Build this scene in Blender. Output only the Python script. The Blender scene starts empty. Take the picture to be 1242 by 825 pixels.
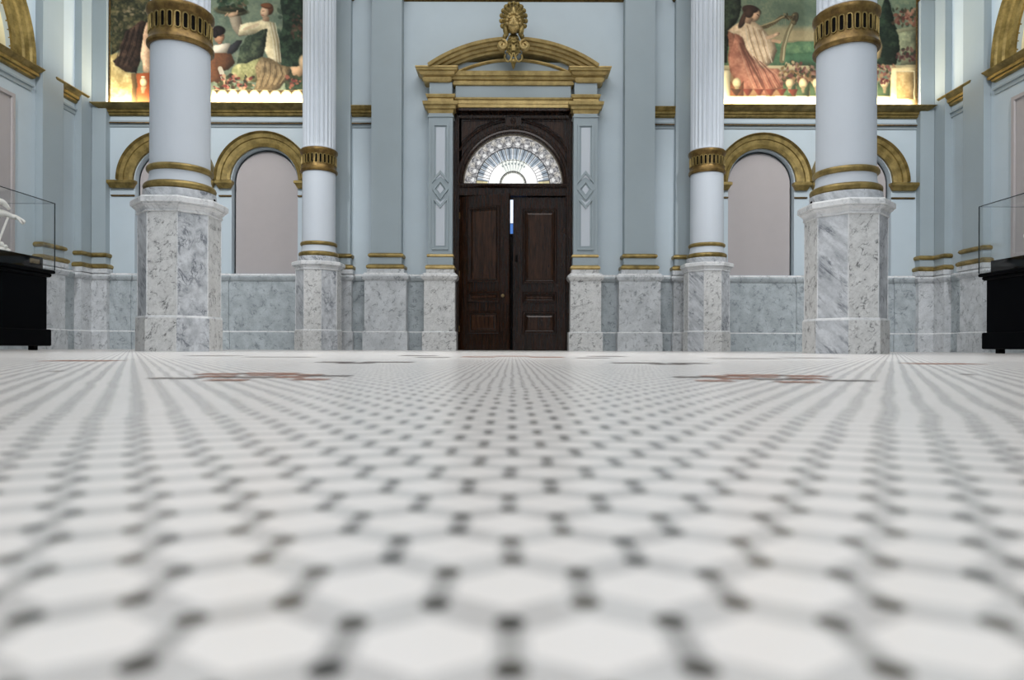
import bpy, bmesh, math, random
import numpy as np
from mathutils import Vector, Matrix

S = bpy.context.scene
COL = S.collection
PI = math.pi
R = math.radians

# ------------------------------------------------------------------ camera, world, lights, exposure
F, CX, HZ, EYE = 800.0, 621.5, 422.3, 0.04        # focal length in px, vanishing point, eye height
D = 10.67                                          # distance of the door wall
XW = 6.86                                          # side walls
cam = bpy.data.cameras.new('camera')
camo = bpy.data.objects.new('camera', cam); COL.objects.link(camo)
camo.location = (0, 0, EYE); camo.rotation_euler = (R(90), R(0.2), 0)
camo.rotation_euler = (Matrix.Rotation(R(90), 4, 'X') @ Matrix.Rotation(R(0.2), 4, 'Z')).to_euler()
cam.sensor_width = 36.0; cam.lens = F / 1242 * 36
cam.shift_y = (HZ - 412.5) / 1242; cam.shift_x = (621 - CX) / 1242
cam.clip_start = 0.01
cam.dof.use_dof = True; cam.dof.focus_distance = 5.0; cam.dof.aperture_fstop = 8.5
S.camera = camo

w = bpy.data.worlds.new('world'); S.world = w; w.use_nodes = True
w.node_tree.nodes['Background'].inputs[0].default_value = (.92, .95, 1, 1)
w.node_tree.nodes['Background'].inputs[1].default_value = 0.3

def lamp(name, kind, loc, target, power, color=(1, 1, 1), size=1, size_y=None, angle=60, blend=.3, radius=.1):
    l = bpy.data.lights.new(name, kind); l.energy = power; l.color = color
    if kind == 'AREA':
        l.shape = 'RECTANGLE'; l.size = size; l.size_y = size_y or size
    if kind == 'SPOT':
        l.spot_size = R(angle); l.spot_blend = blend; l.shadow_soft_size = radius
    o = bpy.data.objects.new(name, l); COL.objects.link(o)
    o.location = loc
    d = Vector(target) - Vector(loc)
    o.rotation_euler = d.to_track_quat('-Z', 'Y').to_euler()
    return o

lamp('skylight', 'AREA', (0, 3.0, 8.8), (0, 3.0, 0), 850, (1, .985, .98), 8, 9)
lamp('floor_fill', 'SPOT', (0, 4.6, 8.6), (0, 4.6, 0), 1900, (1, .988, .975), angle=46, blend=1, radius=.3)  # added fill lamp that brightens the far floor
for s in (-1, 1):
    lamp('bay_spot', 'SPOT', (s * 4.3, 1.6, 7.6), (s * 5.0, 10.6, 2.3), 2300, (.98, .985, 1), angle=34, blend=.7, radius=.15)
    lamp('column_spot', 'SPOT', (s * 1.4, -1.5, 6.5), (s * 3.0, 6.0, 2.2), 520, (.99, .985, 1), angle=34, blend=.6, radius=.10)
    lamp('corner_spot', 'SPOT', (-s * 4.5, 6.5, 7.4), (s * 6.8, 10.05, 6.3), 3500, (.85, .93, 1), angle=24, blend=.3, radius=.08)
    lamp('mural_cove_strip', 'AREA', (s * 4.72, 10.56, 3.936), (s * 4.72, 10.60, 4.3), 80, (1, .83, .55), 3.5, .03)
    lamp('mural_wash', 'SPOT', (s * 3.6, 4.0, 7.8), (s * 4.7, 10.6, 5.0), 330, (1, .95, .85), angle=36, blend=.6, radius=.1)
    o = lamp('lunette_cove_strip', 'AREA', (s * 6.93, 7.7, 4.0), (s * 6.98, 7.7, 4.6), 40, (1, .85, .55), .05, 2.6)

S.view_settings.view_transform = 'Standard'; S.view_settings.look = 'None'
S.view_settings.gamma = 1; S.view_settings.use_curve_mapping = False
S.view_settings.exposure = -0.32
S.cycles.use_denoising = True
S.cycles.max_bounces = 8
S.cycles.sample_clamp_indirect = 4

# ------------------------------------------------------------------ coordinates read off the place
def X(u, Y=D): return (u - CX) * Y / F
def Z(v, Y=D): return EYE + (HZ - v) * Y / F

# ------------------------------------------------------------------ mesh builder
class MB:
    def __init__(self, xf=None):
        self.bm = bmesh.new(); self.xf = xf or (lambda x, y, z: (x, y, z)); self.mi = 0
    def v(self, x, y, z): return self.bm.verts.new(self.xf(x, y, z))
    def f(self, *vs):
        try:
            fc = self.bm.faces.new(vs); fc.material_index = self.mi; return fc
        except ValueError: return None
    def grid(self, rows, closed=False, mats=None):
        n = len(rows[0])
        for a, b in zip(rows, rows[1:]):
            for i in range(n if closed else n - 1):
                j = (i + 1) % n
                fc = self.f(a[i], a[j], b[j], b[i])
                if fc and mats: fc.material_index = mats[i % len(mats)]
    def box(self, x0, x1, y0, y1, z0, z1, c=0.0):
        if c <= 0:
            a = [self.v(*p) for p in ((x0, y0, z0), (x1, y0, z0), (x1, y1, z0), (x0, y1, z0))]
            b = [self.v(*p) for p in ((x0, y0, z1), (x1, y0, z1), (x1, y1, z1), (x0, y1, z1))]
            self.f(*a); self.f(*b); self.grid([a, b], True)
        else:
            rows = []
            for (i, z) in ((c, z0), (0, z0 + c), (0, z1 - c), (c, z1)):
                rows.append([self.v(*p) for p in ((x0 + i, y0 + i, z), (x1 - i, y0 + i, z), (x1 - i, y1 - i, z), (x0 + i, y1 - i, z))])
            self.grid(rows, True); self.f(*rows[0]); self.f(*rows[-1])
    def wrap(self, x0, x1, yb, yf, prof, cap=True, top=None):
        """profile (out, z) run round three sides of a block standing against a wall"""
        rows = []
        for o, z in prof:
            rows.append([self.v(x0 - o, yb, z), self.v(x0 - o, yf - o, z), self.v(x1 + o, yf - o, z), self.v(x1 + o, yb, z)])
        self.grid(rows[:-2] if top is not None else rows)
        if top is not None: k_ = self.mi; self.mi = top; self.grid(rows[-3:]); self.mi = k_  # uppermost slopes take a whiter slot: their lit edge painted in
        if cap: self.f(*rows[0]); self.f(*rows[-1])
    def lathe(self, prof, n=48, a=0.0, cap=True, mats=None, cx=0, cy=0):
        rows = [[self.v(cx + r * math.cos(a + 2 * PI * i / n), cy + r * math.sin(a + 2 * PI * i / n), z) for i in range(n)] for r, z in prof]
        self.grid(rows, True, mats)
        if cap: self.f(*rows[0]); self.f(*rows[-1])
    def arc(self, cx, cz, prof, a0, a1, n=48, close=True):
        """profile (r, y) swept round an arc standing in the x-z plane"""
        rows = []
        for k in range(n + 1):
            t = a0 + (a1 - a0) * k / n
            rows.append([self.v(cx + r * math.cos(t), y, cz + r * math.sin(t)) for r, y in prof])
        self.grid(rows, close)
        if close: self.f(*rows[0]); self.f(*rows[-1])
    def frame(self, x0, x1, z0, z1, prof, fill=False):
        """profile (inset, y) run round a rectangle standing in the x-z plane"""
        rows = [[self.v(x0 + i, y, z0 + i), self.v(x1 - i, y, z0 + i), self.v(x1 - i, y, z1 - i), self.v(x0 + i, y, z1 - i)] for i, y in prof]
        self.grid(rows, True)
        if fill: self.f(*rows[-1])
    def polyframe(self, pts, wd, yb, yf):
        """mitred strip of width wd inside a closed polygon (x, z)"""
        n = len(pts); area = sum(pts[i][0] * pts[(i + 1) % n][1] - pts[(i + 1) % n][0] * pts[i][1] for i in range(n))
        sg = 1 if area > 0 else -1
        inn = []
        for i in range(n):
            p0, p1, p2 = Vector(pts[i - 1]), Vector(pts[i]), Vector(pts[(i + 1) % n])
            d1 = (p1 - p0).normalized(); d2 = (p2 - p1).normalized()
            n1 = Vector((-d1.y, d1.x)) * sg; n2 = Vector((-d2.y, d2.x)) * sg
            m = (n1 + n2); m /= max(.3, m.dot(n1)); inn.append(p1 + m * wd)
        rows = []
        for pp, y in ((pts, yb), (pts, yf), (inn, yf), (inn, yb)):
            rows.append([self.v(p[0], y, p[1]) for p in pp])
        self.grid(rows, True)
    def poly(self, pts, yf, yb):
        a = [self.v(x, yf, z) for x, z in pts]; b = [self.v(x, yb, z) for x, z in pts]
        self.f(*a); self.f(*b); self.grid([a, b], True)
    def tube(self, pts, r, n=8):
        pts = [Vector(p) for p in pts]; rows = []
        rs = r if isinstance(r, (list, tuple)) else [r] * len(pts)
        up = None
        for i, p in enumerate(pts):
            d = (pts[min(i + 1, len(pts) - 1)] - pts[max(i - 1, 0)]).normalized()
            if up is None:
                up = Vector((0, 0, 1)) if abs(d.z) < .9 else Vector((1, 0, 0))
            e1 = (up - d * up.dot(d)).normalized(); up = e1; e2 = d.cross(e1)
            rows.append([self.v(*(p + (e1 * math.cos(2 * PI * k / n) + e2 * math.sin(2 * PI * k / n)) * rs[i])) for k in range(n)])
        self.grid(rows, True); self.f(*rows[0]); self.f(*rows[-1])
    def ell(self, c, rad, rot=None, nu=14, nv=9):
        M = rot or Matrix.Identity(3); c = Vector(c)
        def P(a, b):
            q = Vector((rad[0] * math.cos(a) * math.cos(b), rad[1] * math.sin(a) * math.cos(b), rad[2] * math.sin(b)))
            return self.v(*(c + M @ q))
        rows = [[P(2 * PI * i / nu, b) for i in range(nu)] for b in [-PI / 2 + PI * (k + .5) / nv for k in range(nv)]]
        self.grid(rows, True); self.f(*rows[0]); self.f(*rows[-1])
    def arched_wall(self, x0, x1, z0, z1, y, depth, holes, n=28):
        """wall front with holes (cx, half width, sill z, spring z); rounded heads, reveals going back by depth"""
        holes = sorted(holes); x = x0
        def q(xa, za, xb, zb, xc, zc, xd, zd): self.f(self.v(xa, y, za), self.v(xb, y, zb), self.v(xc, y, zc), self.v(xd, y, zd))
        for cx, r, zs, zp in holes:
            if cx - r > x + 1e-4: q(x, z0, cx - r, z0, cx - r, z1, x, z1)
            arcp = [(cx - r * math.cos(PI * k / n), zp + r * math.sin(PI * k / n)) for k in range(n + 1)]
            for (xa, za), (xb, zb) in zip(arcp, arcp[1:]): q(xa, za, xb, zb, xb, z1, xa, z1)
            if zs > z0 + 1e-4: q(cx - r, z0, cx + r, z0, cx + r, zs, cx - r, zs)
            out = [(cx - r, zs)] + arcp + [(cx + r, zs)]
            a = [self.v(px, y, pz) for px, pz in out]; b = [self.v(px, y + depth, pz) for px, pz in out]
            self.grid([a, b], zs > z0 + 1e-4)
            x = cx + r
        if x1 > x + 1e-4: q(x, z0, x1, z0, x1, z1, x, z1)
    def build(self, name, mat, parent=None, smooth=True, angle=32):
        bm = self.bm
        bmesh.ops.remove_doubles(bm, verts=bm.verts, dist=1e-5)
        bmesh.ops.recalc_face_normals(bm, faces=bm.faces)
        if smooth:
            for fc in bm.faces: fc.smooth = True
            for e in bm.edges:
                if len(e.link_faces) == 2 and e.calc_face_angle(0) > R(angle): e.smooth = False
        me = bpy.data.meshes.new(name); bm.to_mesh(me); bm.free()
        for m in (mat if isinstance(mat, (list, tuple)) else [mat]): me.materials.append(m)
        o = bpy.data.objects.new(name, me); COL.objects.link(o)
        if parent is not None:
            o.parent = parent
            if not parent.get('local'): o.matrix_parent_inverse = parent.matrix_basis.inverted()
        return o

def tag(o, label, cat, group=None, kind=None):
    o['label'] = label; o['category'] = cat
    if group: o['group'] = group
    if kind: o['kind'] = kind
    return o

def thing(name, label, cat, loc=(0, 0, 0), rz=0, group=None, kind=None, local=False):
    """local: children are modelled round the Empty's own origin; else in place"""
    o = bpy.data.objects.new(name, None); COL.objects.link(o)
    o.empty_display_size = .1; o.location = loc; o.rotation_euler = (0, 0, rz)
    if local: o['local'] = True
    return tag(o, label, cat, group, kind)

def struct(o): o['kind'] = 'structure'; return o

# ------------------------------------------------------------------ materials
def srgb(*c):
    return tuple((x / 255 / 12.92 if x / 255 <= .04045 else ((x / 255 + .055) / 1.055) ** 2.4) for x in c)

class NT:
    def __init__(self, name):
        m = self.m = bpy.data.materials.new(name); m.use_nodes = True
        self.t = m.node_tree; self.b = self.t.nodes['Principled BSDF']
    def n(self, kind, **kw):
        nd = self.t.nodes.new(kind)
        for k, v in kw.items(): setattr(nd, k, v)
        return nd
    def put(self, sock, val):
        if val is None: return
        if hasattr(val, 'is_linked') or isinstance(val, bpy.types.NodeSocket): self.t.links.new(val, sock)
        else: sock.default_value = val
    def math(self, op, a, b=None, c=None, clamp=False):
        nd = self.n('ShaderNodeMath', operation=op, use_clamp=clamp)
        for i, x in enumerate((a, b, c)):
            if x is not None: self.put(nd.inputs[i], x)
        return nd.outputs[0]
    def mix(self, fac, a, b):
        nd = self.n('ShaderNodeMix', data_type='RGBA')
        self.put(nd.inputs[0], fac)
        for i, c in ((6, a), (7, b)): self.put(nd.inputs[i], c if isinstance(c, bpy.types.NodeSocket) else (*c, 1))
        return nd.outputs[2]
    def pos(self, scale=(1, 1, 1), rot=(0, 0, 0)):
        g = self.n('ShaderNodeNewGeometry'); mp = self.n('ShaderNodeMapping')
        mp.inputs['Rotation'].default_value = rot
        m2 = self.n('ShaderNodeMapping'); m2.inputs['Scale'].default_value = scale
        self.t.links.new(g.outputs['Position'], mp.inputs['Vector']); self.t.links.new(mp.outputs[0], m2.inputs['Vector']); return m2.outputs[0]
    def noise(self, vec, scale, detail=4, rough=.55, dist=0):
        nd = self.n('ShaderNodeTexNoise')
        self.put(nd.inputs['Vector'], vec); nd.inputs['Scale'].default_value = scale
        nd.inputs['Detail'].default_value = detail; nd.inputs['Roughness'].default_value = rough
        nd.inputs['Distortion'].default_value = dist
        return nd.outputs['Fac']
    def ramp(self, x, a, b, va=0., vb=1.):
        nd = self.n('ShaderNodeMapRange', interpolation_type='SMOOTHSTEP')
        self.put(nd.inputs[0], x)
        for i, q in enumerate((a, b, va, vb)): nd.inputs[i + 1].default_value = q
        return nd.outputs[0]
    def bump(self, h, strength=.2, dist=.01):
        nd = self.n('ShaderNodeBump'); nd.inputs['Strength'].default_value = strength; nd.inputs['Distance'].default_value = dist
        self.put(nd.inputs['Height'], h); self.t.links.new(nd.outputs[0], self.b.inputs['Normal'])
    def set(self, color=None, rough=None, metal=None, spec=None, coat=None):
        b = self.b
        if color is not None: self.put(b.inputs['Base Color'], color if isinstance(color, bpy.types.NodeSocket) else (*color, 1))
        if rough is not None: self.put(b.inputs['Roughness'], rough)
        if metal is not None: b.inputs['Metallic'].default_value = metal
        if spec is not None: b.inputs['Specular IOR Level'].default_value = spec
        if coat is not None: b.inputs['Coat Weight'].default_value = coat
        return self.m

def paint(name, rgb, var=.06, rough=.55, scale=2.5):
    t = NT(name); c = srgb(*rgb)
    n = t.noise(t.pos(), scale, 5)
    col = t.mix(n, tuple(x * (1 - var) for x in c), tuple(x * (1 + var) for x in c))
    t.bump(t.noise(t.pos(), 60, 3), .05, .01)
    return t.set(col, rough, spec=.35)

def marble(name, base, vein, scale=1.5, stretch=(1, 1, 1), rot=(0, 0, 0), amount=.8, cloud=.25, specks=0., width=.045, rough=.3):
    t = NT(name); b, vn = srgb(*base), srgb(*vein)
    p = t.pos(stretch, rot)
    n1 = t.noise(p, scale, 8, .6, .6)
    n2 = t.noise(p, scale * 2.7, 8, .65, .9)
    v1 = t.ramp(t.math('ABSOLUTE', t.math('SUBTRACT', n1, .5)), 0, width, 1, 0)
    v2 = t.ramp(t.math('ABSOLUTE', t.math('SUBTRACT', n2, .52)), 0, width * .6, 1, 0)
    brk = t.ramp(t.noise(t.pos(), scale * 2.2, 3), .42, .62)
    v = t.math('MULTIPLY', t.math('MAXIMUM', v1, t.math('MULTIPLY', v2, .7)), brk)
    cl = t.ramp(t.noise(p, scale * 1.3, 5), .3, .7)
    fine = t.noise(t.pos(), 40, 5, .7)
    col = t.mix(t.math('MULTIPLY', cl, cloud), b, vn)
    col = t.mix(t.math('MULTIPLY', t.ramp(fine, .4, .7), .18), col, vn)
    col = t.mix(t.math('MULTIPLY', v, amount), col, vn)
    if specks:
        sp = t.math('MULTIPLY', t.ramp(t.noise(p, scale * 14, 4, .6), .62, .72), t.ramp(t.noise(t.pos(), scale * 2, 2), .4, .6))
        col = t.mix(t.math('MULTIPLY', sp, specks), col, tuple(x * .45 for x in vn))
    return t.set(col, rough, spec=.4)

def metal(name, a, b, rough=.38, scale=9, metallic=.75):
    t = NT(name)
    n = t.ramp(t.noise(t.pos(), scale, 6, .65), .3, .7)
    t.bump(t.noise(t.pos(), 45, 3), .08, .01)
    return t.set(t.mix(n, srgb(*a), srgb(*b)), rough, metallic)

def wood(name, a, b, rough=.22, vertical=True):
    t = NT(name)
    p = t.pos((14, 14, 1.2) if vertical else (1.2, 14, 14))
    n = t.ramp(t.noise(p, 2.2, 8, .65, .6), .3, .75)
    t.bump(n, .06, .01)
    return t.set(t.mix(n, srgb(*a), srgb(*b)), rough, spec=.3, coat=.15)

M = {}
M['wall'] = paint('pale_blue_grey_paint', (184, 197, 205))
M['pil'] = paint('blue_grey_paint', (154, 166, 172))
M['shaft'] = paint('off_white_paint', (194, 201, 209), .03)
M['mauve'] = paint('mauve_grey_panel_paint', (172, 166, 166), .04, .7, 6)
M['gold'] = metal('antique_gold', (104, 88, 44), (158, 137, 82), .42, 7, .5)
M['gold_pale'] = metal('bright_antique_gold', (150, 128, 78), (190, 166, 110), .42, 7, .4)
M['bronze'] = metal('dark_bronze', (66, 50, 26), (120, 96, 56), .45, 30, .6)
M['dark'] = NT('dark_recess').set(srgb(12, 10, 8), .7, spec=.05)
M['mcap'] = marble('white_marble', (222, 223, 224), (140, 143, 146), 5, amount=.55, cloud=.2)
M['mspeck'] = marble('speckled_white_marble', (218, 218, 217), (66, 67, 69), 7, (1.5, 1.5, .6), (R(-30), R(-40), 0), .9, .14, 1., .03)
M['mstreak'] = marble('diagonal_grey_marble', (208, 211, 215), (74, 80, 90), 2.2, (5, 5, 1), (R(30), R(36), 0), .8, .4, .5, .05)
M['mdado'] = marble('blue_grey_marble', (182, 190, 194), (82, 90, 95), 5.0, (1, 1, .8), (0, R(30), 0), .65, .34, .3, .03)
M['mdado2'] = marble('pale_grey_marble', (206, 209, 212), (92, 98, 102), 5.5, (1, 1, .7), (0, R(-35), 0), .7, .26, .35, .03)
M['wood'] = wood('dark_walnut', (23, 13, 7), (52, 30, 17), .24)
M['woodh'] = wood('dark_walnut_cross', (26, 15, 8), (56, 33, 19), vertical=False)
M['woodl'] = wood('walnut_panel', (33, 19, 10), (66, 40, 23), .24)
M['black'] = NT('black_lacquer').set(srgb(2, 3, 6), .5, spec=.04)
M['plaster'] = paint('white_plaster', (250, 247, 241), .03, .5, 12)
M['brass'] = metal('brushed_brass', (120, 102, 70), (150, 130, 92), .4, 20, .6)
M['lead'] = NT('lead_came').set(srgb(46, 46, 48), .5, .4)
M['cream'] = paint('cream_reveal', (226, 212, 170))
M['lunette'] = paint('lunette_green', (150, 140, 96), .4, .6, 3)
M['ceil'] = paint('ceiling_paint', (225, 228, 230))
M['tilebrown'] = paint('brown_mosaic_tile', (140, 86, 60), .25, .4, 160)
M['tiledark'] = paint('dark_mosaic_tile', (84, 72, 66), .25, .4, 160)
M['edge'] = NT('polished_glass_edge').set(srgb(34, 44, 46), .2)

def glass_mat():
    t = NT('clear_glass'); nt = t.t
    tr = t.n('ShaderNodeBsdfTransparent'); gl = t.n('ShaderNodeBsdfGlossy'); gl.inputs['Roughness'].default_value = .02
    tr.inputs[0].default_value = (.985, .99, .99, 1)
    fr = t.n('ShaderNodeMapRange'); lw = t.n('ShaderNodeLayerWeight'); nt.links.new(lw.outputs['Facing'], fr.inputs[0]); fr.inputs[1].default_value = .3; fr.inputs[2].default_value = 1.0; fr.inputs[3].default_value = .02; fr.inputs[4].default_value = .12
    mx = t.n('ShaderNodeMixShader'); nt.links.new(fr.outputs[0], mx.inputs[0])
    nt.links.new(tr.outputs[0], mx.inputs[1]); nt.links.new(gl.outputs[0], mx.inputs[2])
    nt.links.new(mx.outputs[0], nt.nodes['Material Output'].inputs[0]); return t.m
M['glass'] = glass_mat()

def attr_mat(name, emit=0., rough=.6):
    t = NT(name); a = t.n('ShaderNodeAttribute', attribute_name='Col')
    if emit:
        t.set((.02, .02, .02), .15)
        t.t.links.new(a.outputs['Color'], t.b.inputs['Emission Color']); t.b.inputs['Emission Strength'].default_value = emit
    else:
        t.t.links.new(a.outputs['Color'], t.b.inputs['Base Color']); t.b.inputs['Roughness'].default_value = rough
        t.b.inputs['Specular IOR Level'].default_value = .25
    return t.m
M['mural'] = attr_mat('oil_mural'); M['fan'] = attr_mat('leaded_glass', 1.0)

def emis(name, c, s):
    t = NT(name); t.set((0, 0, 0)); t.b.inputs['Emission Color'].default_value = (*srgb(*c), 1); t.b.inputs['Emission Strength'].default_value = s
    return t.m
M['day'] = emis('daylit_pane', (225, 235, 255), 1.6)
M['dayblue'] = emis('daylit_blue_pane', (90, 140, 220), 1.0)

def floor_mat():
    t = NT('hexagon_mosaic_tile'); s = 0.0237; q3 = math.sqrt(3)
    g = t.n('ShaderNodeNewGeometry'); P = g.outputs['Position']
    wob = t.n('ShaderNodeTexNoise'); wob.inputs['Scale'].default_value = 9; wob.inputs['Detail'].default_value = 2
    t.t.links.new(P, wob.inputs['Vector'])
    vs = t.n('ShaderNodeVectorMath', operation='SUBTRACT'); t.t.links.new(wob.outputs['Color'], vs.inputs[0]); vs.inputs[1].default_value = (.5, .5, .5)
    vm = t.n('ShaderNodeVectorMath', operation='MULTIPLY_ADD'); t.t.links.new(vs.outputs[0], vm.inputs[0]); vm.inputs[1].default_value = (.010, .010, 0); t.t.links.new(P, vm.inputs[2])
    sp = t.n('ShaderNodeSeparateXYZ'); t.t.links.new(vm.outputs[0], sp.inputs[0])
    m = t.math
    x = m('ADD', m('DIVIDE', sp.outputs[0], s), 0.0); y = m('ADD', m('DIVIDE', sp.outputs[1], s), 0.57)
    def cell(ox, oy):
        a = m('SUBTRACT', m('FLOORED_MODULO', m('ADD', x, ox), 1.0), .5)
        b = m('SUBTRACT', m('FLOORED_MODULO', m('ADD', y, oy), q3), q3 / 2)
        return a, b, m('ADD', m('MULTIPLY', a, a), m('MULTIPLY', b, b))
    a0, b0, l0 = cell(0, 0); a1, b1, l1 = cell(.5, q3 / 2)
    pick = m('LESS_THAN', l0, l1)
    def sel(p, q): return m('ADD', q, m('MULTIPLY', pick, m('SUBTRACT', p, q)))
    gx = sel(a0, a1); gy = sel(b0, b1)
    ax = m('ABSOLUTE', gx); ay = m('ABSOLUTE', gy)
    hd = m('MAXIMUM', ax, m('ADD', m('MULTIPLY', ax, .5), m('MULTIPLY', ay, q3 / 2)))
    def dist(px, py):
        dx = m('SUBTRACT', ax, px); dy = m('SUBTRACT', ay, py)
        return m('SQRT', m('ADD', m('MULTIPLY', dx, dx), m('MULTIPLY', dy, dy)))
    dv = m('MINIMUM', dist(.5, .5 / q3), dist(0, 1 / q3))
    sl = m('ADD', m('MULTIPLY', ax, .5), m('MULTIPLY', ay, q3 / 2))
    strip = m('MAXIMUM', t.ramp(ax, .37, .385), t.ramp(sl, .31, .325)); dot = t.ramp(dv, .125, .085)
    # a strip down each vertical joint between the two dots reads a little darker
    vj = m('MULTIPLY', t.ramp(ax, .415, .455), t.ramp(ay, .30, .28))
    # tile-to-tile variation
    va = t.noise(P, 30, 3); vb = t.noise(P, 55, 2); vc = t.noise(P, 1.1, 4)
    white = t.mix(va, srgb(240, 235, 231), srgb(249, 245, 242))
    grey = t.mix(t.ramp(vb, .35, .65), srgb(205, 202, 200), srgb(216, 214, 212))
    dark = t.mix(t.ramp(vb, .35, .65), srgb(46, 48, 46), srgb(92, 88, 80))
    col = t.mix(strip, white, grey)
    col = t.mix(m('MULTIPLY', vj, .35), col, dark)
    # the plain pale field laid in the middle of the hall, framed by the dotted border
    px = t.n('ShaderNodeSeparateXYZ'); t.t.links.new(P, px.inputs[0])
    infield = m('MULTIPLY', t.ramp(m('ABSOLUTE', px.outputs[0]), 4.9, 4.85), t.ramp(px.outputs[1], 2.25, 2.3))
    keep = m('MULTIPLY', dot, m('SUBTRACT', 1, m('MULTIPLY', infield, .75)))
    col = t.mix(keep, col, dark)
    stain = t.ramp(vc, .5, .75, 0, .10)
    col = t.mix(stain, col, srgb(150, 150, 152))
    t.bump(m('ADD', m('MULTIPLY', t.ramp(hd, .40, .385), .3), t.noise(P, 6, 3)), .10, .002)
    return t.set(col, .24, spec=.22)
M['floor'] = floor_mat()

# ------------------------------------------------------------------ the room shell
ZC, YB = 9.0, -4.0        # ceiling height, wall behind the camera
b = MB(); b.box(-7.3, 7.3, YB - .2, D + 3.0, -.25, 0); b.mi = 1
def inlay(x0, x1, y0, y1, mi):
    for s in (-1, 1):
        b.mi = mi
        xs = sorted((s * x0, s * x1))
        b.f(b.v(xs[0], y0, .0004), b.v(xs[1], y0, .0004), b.v(xs[1], y1, .0004), b.v(xs[0], y1, .0004))
def inl(u0, u1, v, dv, mi):       # a bar of brown tiles as wide as u0..u1 at the depth where it is seen
    Y = EYE * F / (v - HZ); y0, y1 = EYE * F / (v + dv - HZ), EYE * F / (v - dv - HZ)
    inlay(abs(X(u1, Y)), abs(X(u0, Y)), y0, y1, mi)
for a in ((183, 243, 460.6, .7, 2), (241, 293, 455.2, .9, 1), (294, 361, 454.3, .8, 1), (243, 283, 458.2, .9, 1),
          (262, 330, 459.2, .7, 2), (252, 300, 462.6, .9, 1), (330, 372, 458.6, .9, 1), (300, 340, 456.6, .6, 1), (355, 398, 461.4, .9, 1),
          (362, 425, 457.0, .7, 2), (340, 392, 455.6, .6, 1),
          (386, 430, 440.2, .5, 2), (408, 452, 441.4, .5, 2), (440, 500, 440.0, .5, 2), (60, 142, 439.6, .6, 1),
          (62, 76, 452.5, .4, 2), (486, 530, 432.0, .35, 2), (560, 600, 433.2, .4, 1), (600, 621.4, 432.2, .3, 1), (505, 545, 434.0, .3, 2),
          (228, 290, 433.0, .3, 2), (300, 380, 434.2, .3, 2)):
    inl(*a)
struct(b.build('floor', [M['floor'], M['tilebrown'], M['tiledark']], smooth=False))
b = MB(); b.box(-7.3, 7.3, YB - .2, D + .5, ZC, ZC + .2); struct(b.build('ceiling', M['ceil'], smooth=False))
b = MB(); b.box(-7.3, 7.3, YB - .2, YB, 0, ZC); struct(b.build('wall_front', M['wall'], smooth=False))

ARCH = [X(203), X(320.5)]                      # the two niche axes of the left bay
ZS, ZP, RN = Z(333), Z(221), .535            # sill, springing, half width of a niche
b = MB()
holes = [(x, RN, ZS, ZP) for x in ARCH] + [(-x, RN, ZS, ZP) for x in ARCH]
DW, DH = .965, 3.92                          # doorway half width and head
b.arched_wall(-XW, -DW, 0, ZC, D, .12, [h for h in holes if h[0] < 0])
b.arched_wall(DW, XW, 0, ZC, D, .12, [h for h in holes if h[0] > 0])
b.f(b.v(-DW, D, DH), b.v(DW, D, DH), b.v(DW, D, ZC), b.v(-DW, D, ZC))
for s in (-1, 1): b.f(b.v(s * DW, D, 0), b.v(s * DW, D + .4, 0), b.v(s * DW, D + .4, DH), b.v(s * DW, D, DH))
b.f(b.v(-DW, D, DH), b.v(DW, D, DH), b.v(DW, D + .4, DH), b.v(-DW, D + .4, DH))
b.box(-7.3, -DW, D + .3, D + .45, 0, ZC); b.box(DW, 7.3, D + .3, D + .45, 0, ZC); b.box(-DW, DW, D + .3, D + .45, DH, ZC)
struct(b.build('wall_back', M['wall'], smooth=False))

# plaster panels filling the niches
NICHE = {(-1, 0): 'behind the near left column', (-1, 1): 'between the two left columns', (1, 1): 'between the two right columns', (1, 0): 'behind the near right column'}
def xm(s): return lambda x, y, z: (s * x, y, z)
def gold_arch(s, k):
    cx = ARCH[k]; m = xm(s)
    t = thing('arched_niche', 'gold arched niche with mauve grey panel %s' % NICHE[(s, k)], 'niche', (s * cx, D, ZS), group='gold arched niches along the door wall')
    b = MB(m); n = 24
    pts = [(cx - RN + .03, ZS + .012)] + [(cx - (RN - .03) * math.cos(PI * i / n), ZP + (RN - .03) * math.sin(PI * i / n)) for i in range(n + 1)] + [(cx + RN - .03, ZS + .012)]
    b.poly(pts, D + .10, D + .13); b.build('panel', M['mauve'], t)
    b = MB(m)
    ri, ro = RN + .015, .782
    prof = [(ri, D + .005), (ri, D - .045), (ri + .05, D - .06), (ri + .06, D - .045), (ri + .13, D - .055), (ri + .14, D - .075), (ri + .20, D - .085), (ri + .215, D - .12), (ro - .01, D - .135), (ro, D - .12), (ro, D + .005)]
    b.arc(cx, ZP, prof, 0, PI, 56); b.build('archivolt', M['gold'], t)
    for sd in (-1, 1):                       # impost blocks on which the arch stands
        b = MB(m)
        x0, x1 = (cx - .79, cx - RN - .01) if sd < 0 else (cx + RN + .01, cx + .79)
        z = ZP - .125
        if sd > 0 and k == 0: x1 = (ARCH[0] + ARCH[1]) / 2 - .055
        if sd < 0 and k == 1: x0 = (ARCH[0] + ARCH[1]) / 2 + .055
        if sd < 0 and k == 0: x0 = cx - .90
        if sd > 0 and k == 1: x1 = cx + .69
        b.wrap(x0, x1, D, D - .05, [(0, z), (.012, z + .02), (.03, z + .06), (.05, z + .075), (.05, z + .115), (.03, z + .125)])
        b.build('impost', M['gold'], t)
        b = MB(m); b.wrap(x0, x1, D, D - .012, [(0, z - .13), (.012, z - .12), (.012, z - .105), (0, z - .1)]); b.build('necking_line', M['bronze'], t)
for s in (-1, 1):
    for k in (0, 1): gold_arch(s, k)

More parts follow.
